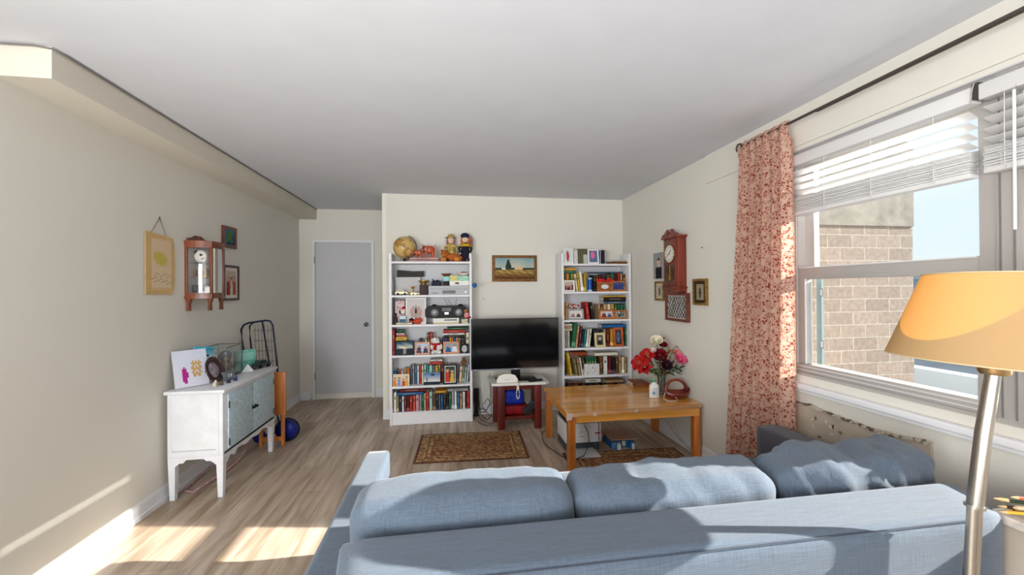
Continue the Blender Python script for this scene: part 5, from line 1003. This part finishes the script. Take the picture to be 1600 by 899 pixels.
T = Matrix.Rotation(R(-8), 4, 'Z'); blu = M((28, 100, 158), .35, noise=.2, scale=18, name='blue_wrapper')
MB().prism([(-.11, .14), (-.135, .10), (-.11, -.15), (-.04, -.17), (-.02, -.11), (.06, -.11), (.07, -.16), (.12, -.15), (.13, -.02), (.11, .14)], 0.0, .055, blu, T=T, top=[(-.10, .15), (-.12, .1), (-.10, -.13), (-.05, -.15), (-.02, -.10), (.06, -.10), (.075, -.14), (.11, -.13), (.12, -.02), (.1, .14)]).build('wrapper', PB)
MB().prism([(-.06, -.172), (-.03, -.178), (-.02, -.12), (-.05, -.118)], .002, .05, M((226, 228, 230), .5), T=T).prism([(.075, -.166), (.1, -.168), (.1, -.125), (.08, -.12)], .002, .05, M((226, 228, 230), .5), T=T).box(.0, .03, -.1125, -.105, .01, .058, M((220, 214, 196), .5), T=T).box(-.06, .1, -.1065, -.1055, .004, .012, M((226, 228, 230), .5), T=T).build('torn_edge', PB)
MB().prism([(-.15, .19), (.14, .17), (.13, -.0), (.17, -.07), (-.10, -.1)], .058, .066, M((186, 152, 128), .8, noise=.05, scale=8, name='cardboard'), T=T @ Matrix.Rotation(R(0), 4, 'X')).build('cardboard_sheet', PB)
def rug_mat(bw_, hw_, hd_):
    m = bpy.data.materials.new('oriental_rug'); m.use_nodes = True; nt = m.node_tree; bs = nt.nodes['Principled BSDF']; N = nt.nodes.new; L = nt.links.new
    tc = N('ShaderNodeTexCoord'); sp = N('ShaderNodeSeparateXYZ'); L(tc.outputs['Object'], sp.inputs[0])
    def mth(op, a, b=None):
        q = N('ShaderNodeMath'); q.operation = op
        for i, v in enumerate((a, b)):
            if v is None: continue
            if isinstance(v, (int, float)): q.inputs[i].default_value = v
            else: L(v, q.inputs[i])
        return q.outputs[0]
    ex = mth('SUBTRACT', hw_, mth('ABSOLUTE', sp.outputs[0])); ey = mth('SUBTRACT', hd_, mth('ABSOLUTE', sp.outputs[1])); e = mth('MINIMUM', ex, ey)
    r = N('ShaderNodeValToRGB'); r.color_ramp.interpolation = 'CONSTANT'; el = r.color_ramp.elements
    while len(el) < 6: el.new(.5)
    for k, (p, c) in enumerate([(0, (92, 56, 34)), (.05, (158, 124, 84)), (.28, (120, 82, 50)), (.33, (168, 134, 92)), (.42, (124, 86, 54)), (.47, (142, 102, 66))]): el[k].position = p; el[k].color = lin(c)
    L(mth('DIVIDE', e, .3), r.inputs[0])
    v = N('ShaderNodeTexVoronoi'); v.inputs['Scale'].default_value = 22; n = N('ShaderNodeTexNoise'); n.inputs['Scale'].default_value = 34; n.inputs['Detail'].default_value = 6; L(tc.outputs['Object'], v.inputs['Vector']); L(tc.outputs['Object'], n.inputs['Vector'])
    w_ = N('ShaderNodeValToRGB'); w_.color_ramp.elements[0].position = .4; w_.color_ramp.elements[0].color = (.5, .42, .36, 1); w_.color_ramp.elements[1].position = .62; w_.color_ramp.elements[1].color = (1.5, 1.5, 1.45, 1)
    L(n.outputs[0], w_.inputs[0])
    x = N('ShaderNodeMix'); x.data_type = 'RGBA'; x.blend_type = 'MULTIPLY'; x.inputs[0].default_value = .9; L(r.outputs[0], x.inputs[6]); L(w_.outputs[0], x.inputs[7]); L(x.outputs[2], bs.inputs['Base Color']); bs.inputs['Roughness'].default_value = 1
    bp = N('ShaderNodeBump'); bp.inputs['Strength'].default_value = .5; bp.inputs['Distance'].default_value = .004; L(n.outputs[0], bp.inputs['Height']); L(bp.outputs[0], bs.inputs['Normal']); return m
def rug(label, cx, cy, hw_, hd_, rot):
    T_ = thing('rug', label, 'rug', (cx, cy, .001), rot, 'brown oriental rugs'); b = MB(); b.box(-hw_, hw_, -hd_, hd_, 0, .008, rug_mat(0, hw_, hd_), bev=.002); b.build('pile', T_)
    e = MB(); fm_ = M((112, 78, 52), .9)
    for k in range(70):
        y = -hd_+2*hd_*(k+.5)/70
        for s_ in (-1, 1): e.box(min(s_*hw_, s_*(hw_+.008)), max(s_*hw_, s_*(hw_+.008)), y-.0035, y+.0035, .001, .004, fm_)
    e.build('fringe', T_)
rug('small brown patterned rug on the open floor in front of the television', .205, 3.885, .495, .345, R(-2.5))
rug('brown patterned rug half under the front of the pine table', 1.50, 3.12, .52, .42, R(-3))
# loose grey cables on the wall under the pine table
tag(MB().tube([(2.14, 3.98, .3), (2.15, 3.9, .2), (2.15, 3.78, .13), (2.14, 3.6, .06), (2.135, 3.4, .03), (2.13, 3.3, .01)], .0032, M((170, 168, 162), .5), seg=6).tube([(2.15, 3.95, .33), (2.15, 3.85, .22), (2.15, 3.7, .16), (2.14, 3.5, .05)], .0025, M((170, 168, 162), .5), seg=6).build('wall_cable'), 'grey cable sagging along the wall beneath the pine table', 'cable')
# ------------------------------------------------------------------ right wall: clock and pictures
ck = wood((112, 42, 24), 'clock_wood', axis=2, dark=.3); CK = thing('wall_clock', 'red-brown wooden pendulum wall clock with a scrolled top', 'clock', (XR-.002, 3.60, 1.42), R(-90))
# local: x along -Y.., y = depth into the wall (+X), front at y=-.10
MB().box(-.125, .125, -.085, 0, .075, .53, ck, bev=.003).box(-.145, .145, -.102, 0, .53, .552, ck, bev=.003).box(-.14, .14, -.1, 0, .055, .075, ck, bev=.003).prism([(-.13, 0), (.13, 0), (.13, -.03), (.09, -.045), (-.09, -.045), (-.13, -.03)], -.085, 0, ck, plane='xz', T=Matrix.Translation((0, 0, .055))).build('case', CK)
pd = MB()
for s_ in (-1, 1): pd.prism([(s_*.14, 0), (s_*.13, .018), (s_*.085, .03), (s_*.05, .062), (s_*.028, .066), (s_*.016, .05), (s_*.022, .03), (s_*.03, .012), (s_*.012, 0)], -.1, -.085, ck, plane='xz', T=Matrix.Translation((0, 0, .552)))
pd.ball((0, -.09, .575), (.01, .01, .018), ck, seg=8).build('pediment', CK)
MB().box(-.105, .105, -.093, -.085, .095, .51, ck, bev=.002).build('door_panel', CK)
Tk = Matrix.Translation((0, -.094, .385)) @ Matrix.Rotation(R(90), 4, 'X'); fc = MB(); fc.cyl((0, 0, 0), (0, 0, .004), .082, M((222, 220, 208), .4), T=Tk, seg=40)
for k in range(12):
    a = k*math.pi/6; fc.box(-.0025, .0025, .058, .074, .0042, .0052, BLK, T=Tk @ Matrix.Rotation(a, 4, 'Z'))
fc.build('clock_face', CK)
hd = MB(); hd.box(-.003, .003, -.005, .045, .0055, .0068, BLK, T=Tk @ Matrix.Rotation(R(-35), 4, 'Z')).box(-.0022, .0022, -.008, .062, .007, .008, BLK, T=Tk @ Matrix.Rotation(R(115), 4, 'Z')).cyl((0, 0, .005), (0, 0, .0095), .005, BLK, T=Tk); hd.build('hands', CK)
MB().tube([(.086*math.cos(a*math.pi/20), .086*math.sin(a*math.pi/20), .004) for a in range(40)], .005, M((150, 110, 60), .3, .8), T=Tk, closed=True).build('bezel', CK)
MB().box(-.075, .075, -.0945, -.0925, .115, .275, M((60, 22, 14), .15, coat=.8)).build('pendulum_window', CK)
MB().box(-.003, .003, -.097, -.0948, .16, .27, br_).cyl((0, -.0965, .155), (0, -.0948, .155), .022, br_, seg=24).build('pendulum', CK)
def wallpic(name, label, cat, px, X, w, h, fw, fm, paint, side, mat=None, matw=0, th=.018, tilt=0, nx=18, ny=18):
    p = at(px[0], px[1], X=X); rz = R(90) if side == 'l' else R(-90)
    return frame(name, label, cat, (X+(.0205 if side == 'l' else -.0205)*(th/.018), p.y, p.z), w, h, fw, fm, paint, rotz=rz, mat=mat, matw=matw, th=th, stand=False, nx=nx, ny=ny)
wallpic('portrait_print', 'grey portrait of a person in dark clothes, half behind the wall clock', 'picture', (1031, 436), XR, .19, .27, .004, M((170, 170, 172), .4, .3), face((150, 152, 150), (60, 50, 48), (30, 30, 34)), 'r')
wallpic('framed_photo', 'small gilt-framed photo below the grey portrait, left under the clock', 'picture', (1032.5, 470), XR, .185, .2, .022, GOLD, blob((176, 168, 150), (50, 46, 40), .5, .45, .12, .36), 'r', mat=(200, 190, 168), matw=.02)
wallpic('framed_photo', 'wood-framed black and white group photo of many people, below the clock', 'picture', (1061, 502), XR, .385, .27, .026, wood((110, 54, 34), 'reddish_wood'), crowd, 'r', mat=(216, 214, 206), matw=.006, th=.03, nx=30, ny=24)
wallpic('framed_photo', 'small gilt frame with a dark mount, hanging alone right of the clock', 'picture', (1096.5, 477), XR, .195, .228, .018, GOLD, blob((150, 140, 116), (56, 50, 44), .5, .45, .14, .34), 'r', mat=(58, 40, 28), matw=.028, th=.022)
p = at(1098, 387, X=XR); tag(MB().cyl((0, 0, 0), (-.008, 0, 0), .003, BLK, r1=.006, seg=10).build('screw', loc=(XR-.001, p.y, p.z)), 'dark screw head alone on the right wall above the small gilt frame', 'screw')
# ------------------------------------------------------------------ left wall: scroll, curio cabinet, pictures
SC = thing('wall_scroll', 'tan paper wall scroll with a faint yellow landscape hanging by a cord', 'scroll', (XL+.004, 3.20, 1.462), R(90))
def scroll(u, v):
    if v < .05 or v > .97: return (212, 180, 130)
    c = mix((214, 196, 160), (216, 190, 158), v)
    d_ = ((u-.45)/.42)**2+((v-.6+.1*(u-.5))/.15)**2
    if d_ < 1: c = mix((196, 180, 84), c, max(0, d_-.3)*1.2+.25*math.sin(u*31+v*17))
    if .1 < v < .32 and (math.sin(u*43.7+v*91)*math.sin(v*67-u*29)) > .62: c = (156, 112, 104)
    return c
b = MB(); pm_ = M((206, 172, 118), .7, noise=.06, scale=14, name='scroll_paper')
b.prism([(-.145, 0), (.12, -.002), (.145, .05), (.152, .2), (.145, .36), (.13, .405), (-.145, .428)], -.006, -.002, pm_, plane='xz'); b.build('backing_paper', SC)
MB().pic(.2, .36, scroll, 26, 40, y=-.0066, x0=-.09, z0=.03).build('picture', SC, norm=False)
MB().tube([(-.085, -.003, .425), (0, -.001, .535), (.06, -.003, .415)], .003, M((150, 136, 130), .8), seg=6).ball((0, -.001, .537), .005, M((90, 80, 76), .5), seg=8).build('cord', SC)
CU = thing('curio_cabinet', 'small dark wooden curio cabinet with glass doors on the left wall', 'cabinet', (XL+.001, 0, 0)); cwm = wood((112, 56, 30), 'walnut', axis=2, dark=.35)
A_, B_, C_, D_ = (0, 3.478), (.17, 3.515), (.165, 3.70), (0, 3.80)
def bow(p, q, n=7, k=.016): 
    o = []
    for i in range(n+1):
        t = i/n; d = Vector((q[0]-p[0], q[1]-p[1])); nn = Vector((d.y, -d.x)).normalized(); o.append((p[0]+d.x*t+nn.x*k*math.sin(math.pi*t), p[1]+d.y*t+nn.y*k*math.sin(math.pi*t)))
    return o
out = bow(A_, B_)+bow(B_, C_, 6, .01)[1:]+[D_]
def scalep(p, k): cx, cy = .06, 3.62; return [((x-cx)*k+cx if x > .001 else 0.0, (y-cy)*k+cy) for x, y in p]
cb_ = MB(); cb_.prism(scalep(out, 1.05), 1.845, 1.872, cwm).prism(scalep(out, 1.05), 1.425, 1.447, cwm).prism(out, 1.447, 1.468, cwm).prism(out, 1.82, 1.845, cwm).box(.001, .008, 3.482, 3.80, 1.46, 1.83, M((206, 204, 200), .3, name='mirror_back')); cb_.build('body', CU)
for (x, y) in ((.008, 3.486), (.166, 3.518), (.16, 3.698), (.008, 3.79)): MB().box(x-.009, x+.009, y-.009, y+.009, 1.46, 1.83, cwm, bev=.002).build('post', CU)
MB().prism([(3.5, 1.87), (3.5, 1.895), (3.56, 1.905), (3.6, 1.925), (3.68, 1.925), (3.72, 1.905), (3.78, 1.9), (3.78, 1.87)], .0, .012, cwm, plane='yz').build('crest', CU)
for (x, y, s_) in ((.02, 3.495, 1), (.15, 3.53, 1), (.15, 3.69, 1)): MB().prism([(-.02, 0), (.02, 0), (.008, -.04), (.01, -.095), (-.012, -.095), (-.01, -.04)], -.012, .012, cwm, plane='xz', T=Matrix.Translation((x, y, 1.425))).build('leg', CU)
gp = glassy('cabinet_glass', (.96, .97, .97), .04, .35)
for P_ in (bow((.016, 3.486), (.158, 3.515), 6, .012), bow((.166, 3.53), (.162, 3.69), 5, .008)):
    g_ = MB()
    for i in range(len(P_)-1): g_.faces([(P_[i][0], P_[i][1], 1.468), (P_[i+1][0], P_[i+1][1], 1.468), (P_[i+1][0], P_[i+1][1], 1.82), (P_[i][0], P_[i][1], 1.82)], [(0, 1, 2, 3)], gp, True)
    g_.build('glass_pane', CU)
for zz in (1.585, 1.70): MB().prism(scalep(out, .9), zz, zz+.004, glassy('shelf_glass_%d' % (zz*100), (.9, .94, .92), .1, .2)).build('glass_shelf', CU)
XC = XL+.001
def inner(name, label, cat, x, y, zz, build):
    b = MB(); build(b); return tag(b.build(name, loc=(XC+x, y, zz)), label, cat, 'things inside the curio cabinet')
inner('carnival_mask', 'white painted face mask on the top shelf of the curio cabinet', 'mask', .075, 3.545, 1.7055, lambda b: (b.ball((0, 0, .05), (.046, .02, .05), M((230, 226, 216), .4)), b.ball((.012, -.018, .06), (.012, .006, .01), BLK, seg=8), b.ball((.025, -.018, .03), (.012, .005, .005), M((180, 40, 50), .5), seg=8), b.ball((-.03, .004, .08), (.02, .02, .02), BLK, seg=8)))
inner('little_box', 'small gold and black box on the middle shelf of the curio cabinet', 'box', .07, 3.56, 1.5905, lambda b: (b.box(-.045, .045, -.015, .02, 0, .07, GOLD, bev=.002), b.box(-.03, .03, -.016, -.015, .012, .058, M((40, 34, 30), .5)), b.box(-.012, .012, -.017, -.016, .02, .05, M((206, 190, 150), .5))))
inner('dark_cup', 'dark round cup on the bottom of the curio cabinet, left', 'cup', .045, 3.54, 1.469, lambda b: b.lathe([(0, 0), (.022, 0), (.028, .03), (.026, .06), (.023, .06), (.024, .03), (0, .008)], M((50, 52, 56), .3)))
inner('dark_jar', 'dark jar with a lid on the bottom of the curio cabinet, right', 'jar', .10, 3.575, 1.469, lambda b: b.lathe([(0, 0), (.024, 0), (.03, .03), (.024, .062), (.01, .07), (0, .078)], M((64, 62, 64), .3)))
inner('little_card', 'small pale card standing in front of the dark jar in the cabinet', 'card', .125, 3.545, 1.469, lambda b: b.box(-.02, .02, 0, .002, 0, .045, M((222, 216, 206), .5)))
def turtle(u, v):
    if ((u-.5)/.24)**2+((v-.52)/.27)**2 < 1: return (110, 128, 40) if (int(u*14)+int(v*12)) % 2 else (60, 96, 44)
    if ((u-.5)/.07)**2+((v-.86)/.09)**2 < 1: return (96, 140, 60)
    for a, b_ in ((.2, .75), (.8, .75), (.25, .25), (.75, .25)):
        if ((u-a)/.13)**2+((v-b_)/.1)**2 < 1: return (70, 120, 66)
    return mix((20, 60, 110), (50, 130, 150), v+.2*math.sin(u*12))
wallpic('framed_picture', 'wood-framed turtle picture above the curio cabinet', 'picture', (356, 388), XL, .225, .195, .03, wood((96, 44, 26), 'mahogany'), turtle, 'l', th=.022, nx=26, ny=26)
wallpic('framed_photo', 'dark-framed family photo with red clothes right of the curio cabinet', 'picture', (359, 470), XL, .27, .325, .022, wood((64, 26, 18), 'dark_mahogany'), people((190, 176, 160), [(150, 50, 44), (214, 200, 190), (170, 80, 50)], 3, 11, (120, 50, 36)), 'l', mat=(222, 216, 208), matw=.03)
p = at(359, 413, X=XL); 
# ------------------------------------------------------------------ white cabinet on the left
CB = thing('sideboard', 'white painted cabinet with pale blue carved doors along the left wall', 'cabinet', (-1.79, 3.66, 0)); cp = M((226, 228, 232), .45, noise=.03, scale=10, name='cabinet_white'); cbl = M((186, 206, 216), .5, noise=.1, bump=.35, scale=42, name='pale_blue_lace')
x0, x1, y0, y1 = -.175, .185, -.44, .44
def legp(b, x, y):
    b.prism([(x-.024, y-.024), (x+.024, y-.024), (x+.024, y+.024), (x-.024, y+.024)], .3, .001, cp, top=[(x-.016, y-.016), (x+.016, y-.016), (x+.016, y+.016), (x-.016, y+.016)])
for i, j in ((x0+.025, y0+.025), (x1-.025, y0+.025), (x0+.025, y1-.025), (x1-.025, y1-.025)): b = MB(); legp(b, i, j); b.build('leg', CB)
b = MB(); b.box(x0, x1-.002, y0, y1, .30, .75, cp, bev=.004)
b.box(x0+.03, x1-.05, y0-.003, y0, .345, .352, M((190, 192, 196), .5)).box(x1-.038, x1-.03, y0-.003, y0, .30, .75, cp).box(x0+.02, x0+.028, y0-.003, y0, .30, .75, cp).build('body', CB)
sc = [(x0+.01, .32), (x0+.01, .24), (x0+.05, .24), (x0+.075, .262), (x0+.1, .262), (x0+.12, .285), (x1-.13, .285), (x1-.11, .268), (x1-.085, .268), (x1-.06, .25), (x1-.05, .24), (x1-.01, .24), (x1-.01, .32)]
b = MB(); b.prism(sc, y0+.002, y0+.016, cp, plane='xz').prism([(y0+.02, .32), (y0+.02, .24), (y0+.06, .235), (y0+.1, .27), (y0+.17, .262), (y0+.22, .285), (y0+.34, .262), (y0+.44, .275), (y0+.54, .262), (y0+.66, .285), (y0+.71, .262), (y0+.78, .27), (y0+.82, .235), (y0+.86, .24), (y0+.86, .32)], x1-.018, x1-.002, cp, plane='yz'); b.build('apron', CB)
MB().box(x0-.012, x1+.018, y0-.02, y1+.02, .752, .776, cp, bev=.005).build('top', CB)
for s_ in (-1, 1):
    ya, yb_ = (-.385, -.003) if s_ < 0 else (.003, .385)
    dmb = MB(); dmb.box(x1, x1+.012, ya, yb_, .33, .725, cbl, bev=.003); do = dmb.build('door', CB)
    kb = MB(); kb.ball((x1+.028, s_*.022, .53), (.012, .012, .012), BLK, seg=10).cyl((x1+.012, s_*.022, .53), (x1+.026, s_*.022, .53), .005, BLK).box(x1+.012, x1+.015, s_*.022-.008, s_*.022+.008, .515, .545, BLK); kb.build('knob', do)
    for zz in (.38, .65): MB().cyl((x1+.012, ya+.004 if s_ < 0 else yb_-.004, zz-.025), (x1+.012, ya+.004 if s_ < 0 else yb_-.004, zz+.025), .005, M((60, 58, 60), .4, .6)).build('hinge', do)
tag(MB().tube([(-1.86, 3.32, .012), (-1.82, 3.5, .02), (-1.76, 3.7, .05), (-1.75, 3.85, .09), (-1.78, 3.95, .12)]+[(-1.86, 4.0, .10), (-1.94, 3.95, .06), (-1.96, 3.6, .02), (-1.93, 3.35, .012)], .006, M((200, 150, 160), .5, noise=.2, scale=30, name='pink_hoop'), closed=True).build('hoop'), 'pink and white hoop lying under the white cabinet', 'hoop')
# ------------------------------------------------------------------ things on the white cabinet
zc = .7775
def leaner(name, label, cat, x, y, w, h, rz, tilt, paint, th=.004, edge=(206, 206, 206), nx=22, ny=20, group=None):
    b = MB(); b.box(-w/2, w/2, .0005, th, 0, h, M(edge, .5)).pic(w, h, paint, nx, ny, y=0); return tag(b.build(name, loc=(x, y, zc+th*math.sin(R(tilt))+.0005), rot=(R(-tilt), 0, R(rz)), norm=False), label, cat, group)
leaner('canvas_print', 'white print with magenta and gold splashes at the near end of the cabinet', 'picture', -1.868, 3.345, .215, .27, 52, 13, lambda u, v: (170, 40, 130) if ((u-.3)/.09)**2+((v-.32)/.22)**2 < 1 else (196, 160, 100) if ((u-.66)/.17)**2+((v-.48)/.25)**2 < 1 and math.sin(u*50)*math.sin(v*40) > -.4 else mix((216, 216, 226), (200, 206, 222), v), th=.012)
b = MB(); b.lathe([(0, -.012), (.075, -.01), (.1, .004), (.102, .012), (.09, .012), (.07, 0), (0, -.002)], M((52, 16, 22), .3, coat=.3), seg=36, T=Matrix.Rotation(R(90), 4, 'X'))
DP = thing('decorative_plate', 'dark maroon round plate propped on a thin black easel, near end of the cabinet', 'plate', (-1.775, 3.43, zc+.103), (R(-17), 0, R(88))); b.build('plate', DP); MB().lathe([(0, .0), (.06, .001), (.055, .006), (0, .006)], M((150, 140, 150), .3, noise=.4, scale=30, name='plate_picture'), seg=30, T=Matrix.Rotation(R(90), 4, 'X')).build('painted_centre', DP)
MB().tube([(0, .03, .05), (-.005, .07, -.02), (-.01, .118, -.072)], .004, BLK).build('easel', DP)
GB = thing('glass_display_box', 'clear glass display box filled with figures and photos on the white cabinet', 'display box', (-1.85, 3.70, zc+.001), R(6)); gl = glassy('box_glass', (.92, .95, .94), .06, .3); em = M((84, 96, 92), .4, .4)
b = MB(); 
for a_, b_ in (((-.09, -.16), (.09, -.16)), ((.09, -.16), (.09, .16)), ((.09, .16), (-.09, .16)), ((-.09, .16), (-.09, -.16))):
    b.faces([(a_[0], a_[1], 0), (b_[0], b_[1], 0), (b_[0], b_[1], .25), (a_[0], a_[1], .25)], [(0, 1, 2, 3)], gl)
b.faces([(-.09, -.16, .25), (.09, -.16, .25), (.09, .16, .25), (-.09, .16, .25)], [(0, 1, 2, 3)], gl).__class__; b.build('glass_walls', GB)
b = MB()
for x in (-.09, .09):
    for y in (-.16, .16): b.box(x-.003, x+.003, y-.003, y+.003, 0, .25, em)
for zz in (.003, .25):
    b.box(-.09, .09, -.163, -.157, zz-.003, zz+.003, em).box(-.09, .09, .157, .163, zz-.003, zz+.003, em).box(-.093, -.087, -.16, .16, zz-.003, zz+.003, em).box(.087, .093, -.16, .16, zz-.003, zz+.003, em)
b.box(-.088, .088, -.156, .156, 0, .004, M((70, 78, 76), .6)).build('metal_edges', GB)
ibn = fur((140, 84, 52)); b = MB(); b.ball((0, 0, .06), (.05, .06, .06), ibn).ball((0, .0, .15), (.045, .05, .05), M((110, 96, 116), .8)).ball((.02, -.03, .13), (.02, .02, .02), M((190, 140, 100), .8)); tag(b.build('stuffed_figure', loc=(-1.86, 3.77, zc+.007)), 'brown and purple stuffed figure inside the glass display box', 'figure')
leaner('travel_card', 'turquoise and white picture card sticking up behind the plate', 'card', -1.865, 3.48, .15, .135, 60, 8, lambda u, v: (40, 50, 70) if abs(v-.5) < .05 and .4 < u < .75 else mix((226, 232, 234), (50, 170, 196), v*1.7-.5), group=None)
bpy.data.objects['travel_card'].location.z = zc+.14; bpy.data.objects['travel_card'].rotation_euler = (R(-12), R(8), R(60))
b = MB(); b.box(-.03, .03, -.02, .02, 0, .139, M((160, 150, 140), .5, noise=.3, scale=40, name='photo_block')); tag(b.build('photo_block', loc=(-1.885, 3.475, zc+.0005), rot=(0, 0, R(60))), 'narrow photo block standing behind the maroon plate', 'block')
leaner('photo_print', 'colourful orange photo leaning in front of the glass display box', 'picture', -1.80, 3.50, .10, .16, 64, 18, speck((206, 150, 110), [(190, 60, 50), (226, 190, 120), (110, 120, 110), (230, 220, 200)], 5, .7))
b = MB(); b.box(-.045, .045, -.03, .03, 0, .07, M((104, 116, 114), .5)).box(-.016, .016, -.0315, -.03, .03, .05, M((226, 226, 222), .5)); b.box(-.004, .004, -.0322, -.0314, .034, .046, BLK).box(-.013, -.007, -.0322, -.0314, .034, .046, BLK); tag(b.build('money_box', loc=(-1.735, 3.535, zc+.0005), rot=(0, 0, R(70))), 'small grey-green box with a white tag on the front edge of the cabinet', 'box')
TG = thing('glass_block', 'mint green glass picture block with a pyramid and dark ball before it', 'glass block', (-1.80, 3.99, zc+.0005), R(62)); MB().box(-.10, .10, 0, .02, 0, .175, M((120, 196, 180), .12, coat=.8, noise=.12, scale=20, name='mint_glass'), bev=.004).build('glass_panel', TG); MB().box(-.07, .07, -.002, 0, .08, .15, M((150, 216, 200), .2)).build('inner_panel', TG)
b = MB(); b.prism([(-.045, -.04), (.045, -.04), (.045, .04), (-.045, .04)], 0, .06, M((226, 228, 226), .4), top=[(-.002, -.002), (.002, -.002), (.002, .002), (-.002, .002)]); tag(b.build('white_pyramid', loc=(-1.745, 3.90, zc+.0005), rot=(0, 0, R(20))), 'small white pyramid in front of the mint glass block', 'pyramid')
tag(MB().ball((0, 0, .022), .0215, M((60, 56, 60), .3, noise=.4, scale=50, name='marbled_ball')).build('dark_ball', loc=(-1.725, 3.99, zc+.0005)), 'small dark marbled ball beside the white pyramid', 'ball')
for k, (x, y, c, h, lb) in enumerate(((-1.70, 3.30, (206, 196, 176), .05, 'cream'), (-1.685, 3.36, (96, 80, 60), .03, 'brown'), (-1.67, 3.43, (60, 40, 90), .03, 'purple'), (-1.655, 3.50, (30, 50, 120), .035, 'blue'), (-1.72, 3.36, (190, 150, 140), .025, 'pinkish'))):
    b = MB(); m = M(c, .5); b.ball((0, 0, h*.35), (.014, .012, h*.34), m, seg=10).ball((.006, 0, h*.8), (.009, .008, h*.22), m, seg=10).cyl((-.01, 0, 0), (-.008, 0, h*.4), .004, m, seg=6).cyl((.01, 0, 0), (.008, 0, h*.4), .004, m, seg=6)
    tag(b.build('tiny_figurine', loc=(x, y, zc+.0005)), f'tiny {lb} figurine on the near front edge of the white cabinet', 'figurine', 'tiny figurines on the cabinet')
car('model_car', 'black model vehicle with chrome bits at the far end of the white cabinet', -1.70, 4.05, zc+.001, 1.25, (40, 50, 46))
bpy.data.objects['model_car'].rotation_euler = (0, 0, R(70)); bpy.data.objects['model_car'].location.y = 4.06

# ------------------------------------------------------------------ folded cart and folding tray table beyond the cabinet
KC = thing('shopping_cart', 'folded navy tube shopping cart with wire grid standing beyond the white cabinet', 'cart', (-1.78, 4.32, 0)); nb = M((24, 30, 52), .35)
def kp(px, py, dy=0): p = at(px, py, Y=4.32+dy); return (p.x+1.78, dy, p.z)
MB().tube([kp(386, 590), kp(379, 540), kp(377, 515), kp(381, 508), kp(388, 505), kp(415, 501), kp(422, 502), kp(426, 508), kp(432, 560), (.16, 0, .10)], .0095, nb).build('frame', KC)
MB().tube([kp(398, 590, -.03), kp(391, 530, -.03), kp(390, 510, -.03), kp(396, 504, -.03), kp(410, 503, -.03), (.14, -.03, .16)], .008, nb).build('frame', KC)
b = MB(); wr_ = M((58, 58, 64), .4, .5)
for k in range(6): b.tube([kp(398+k*5, 507+k*.3, .02), kp(402+k*5, 592, .02)], .0018, wr_, seg=5)
for y in (519, 535, 551, 567): 
    pts = []
    for k in range(25): pts.append(kp(396+k*1.25+(y-519)*.05, y-abs(math.sin(k*math.pi/4))*4, .02))
    b.tube(pts, .0018, wr_, seg=5)
b.build('wire_grid', KC)
b = MB(); b.tube([(.16, 0, .10), (.0, 0, .07), (-.14, 0, .09), kp(386, 590)], .009, nb); b.build('frame', KC)
hb_ = M((30, 40, 130), .4); q = at(449, 642, Y=4.32)
b = MB(); T = Matrix.Translation((q.x+1.78, 0, .117)); b.lathe([(0, -.012), (.085, -.01), (.085, .01), (0, .012)], hb_, seg=30, T=T @ Matrix.Rotation(R(90), 4, 'X')).lathe([(.085, -.02), (.105, -.02), (.114, -.008), (.114, .008), (.105, .02), (.085, .02)], M((18, 22, 60), .6), seg=30, T=T @ Matrix.Rotation(R(90), 4, 'X')).build('wheel', KC)
b = MB(); b.lathe([(0, -.012), (.06, -.01), (.06, .01), (0, .012)], hb_, seg=24, T=Matrix.Translation((-.05, 0, .0622)) @ Matrix.Rotation(R(90), 4, 'X')); b.build('wheel', KC)
FT = thing('folding_table', 'folded orange-brown wooden tray table standing beyond the white cabinet', 'table', (-1.56, 4.19, 0)); ow = wood((186, 110, 46), 'orange_brown_wood', axis=2)
p0 = at(428, 582, Y=4.19); p1 = at(447, 648, Y=4.19)
MB().box(p0.x+1.56, p1.x+1.56, -.012, .012, p1.z, p0.z, ow, bev=.004).build('tray', FT)
MB().box(p1.x+1.56-.05, p1.x+1.56-.02, .014, .034, .001, p0.z-.04, ow).build('leg', FT)
MB().box(p0.x+1.56-.14, p0.x+1.56-.11, .014, .034, .001, .5, ow).build('leg', FT)
MB().box(p0.x+1.56-.11, p1.x+1.56-.05, .016, .03, .05, .085, ow).build('crossbar', FT)
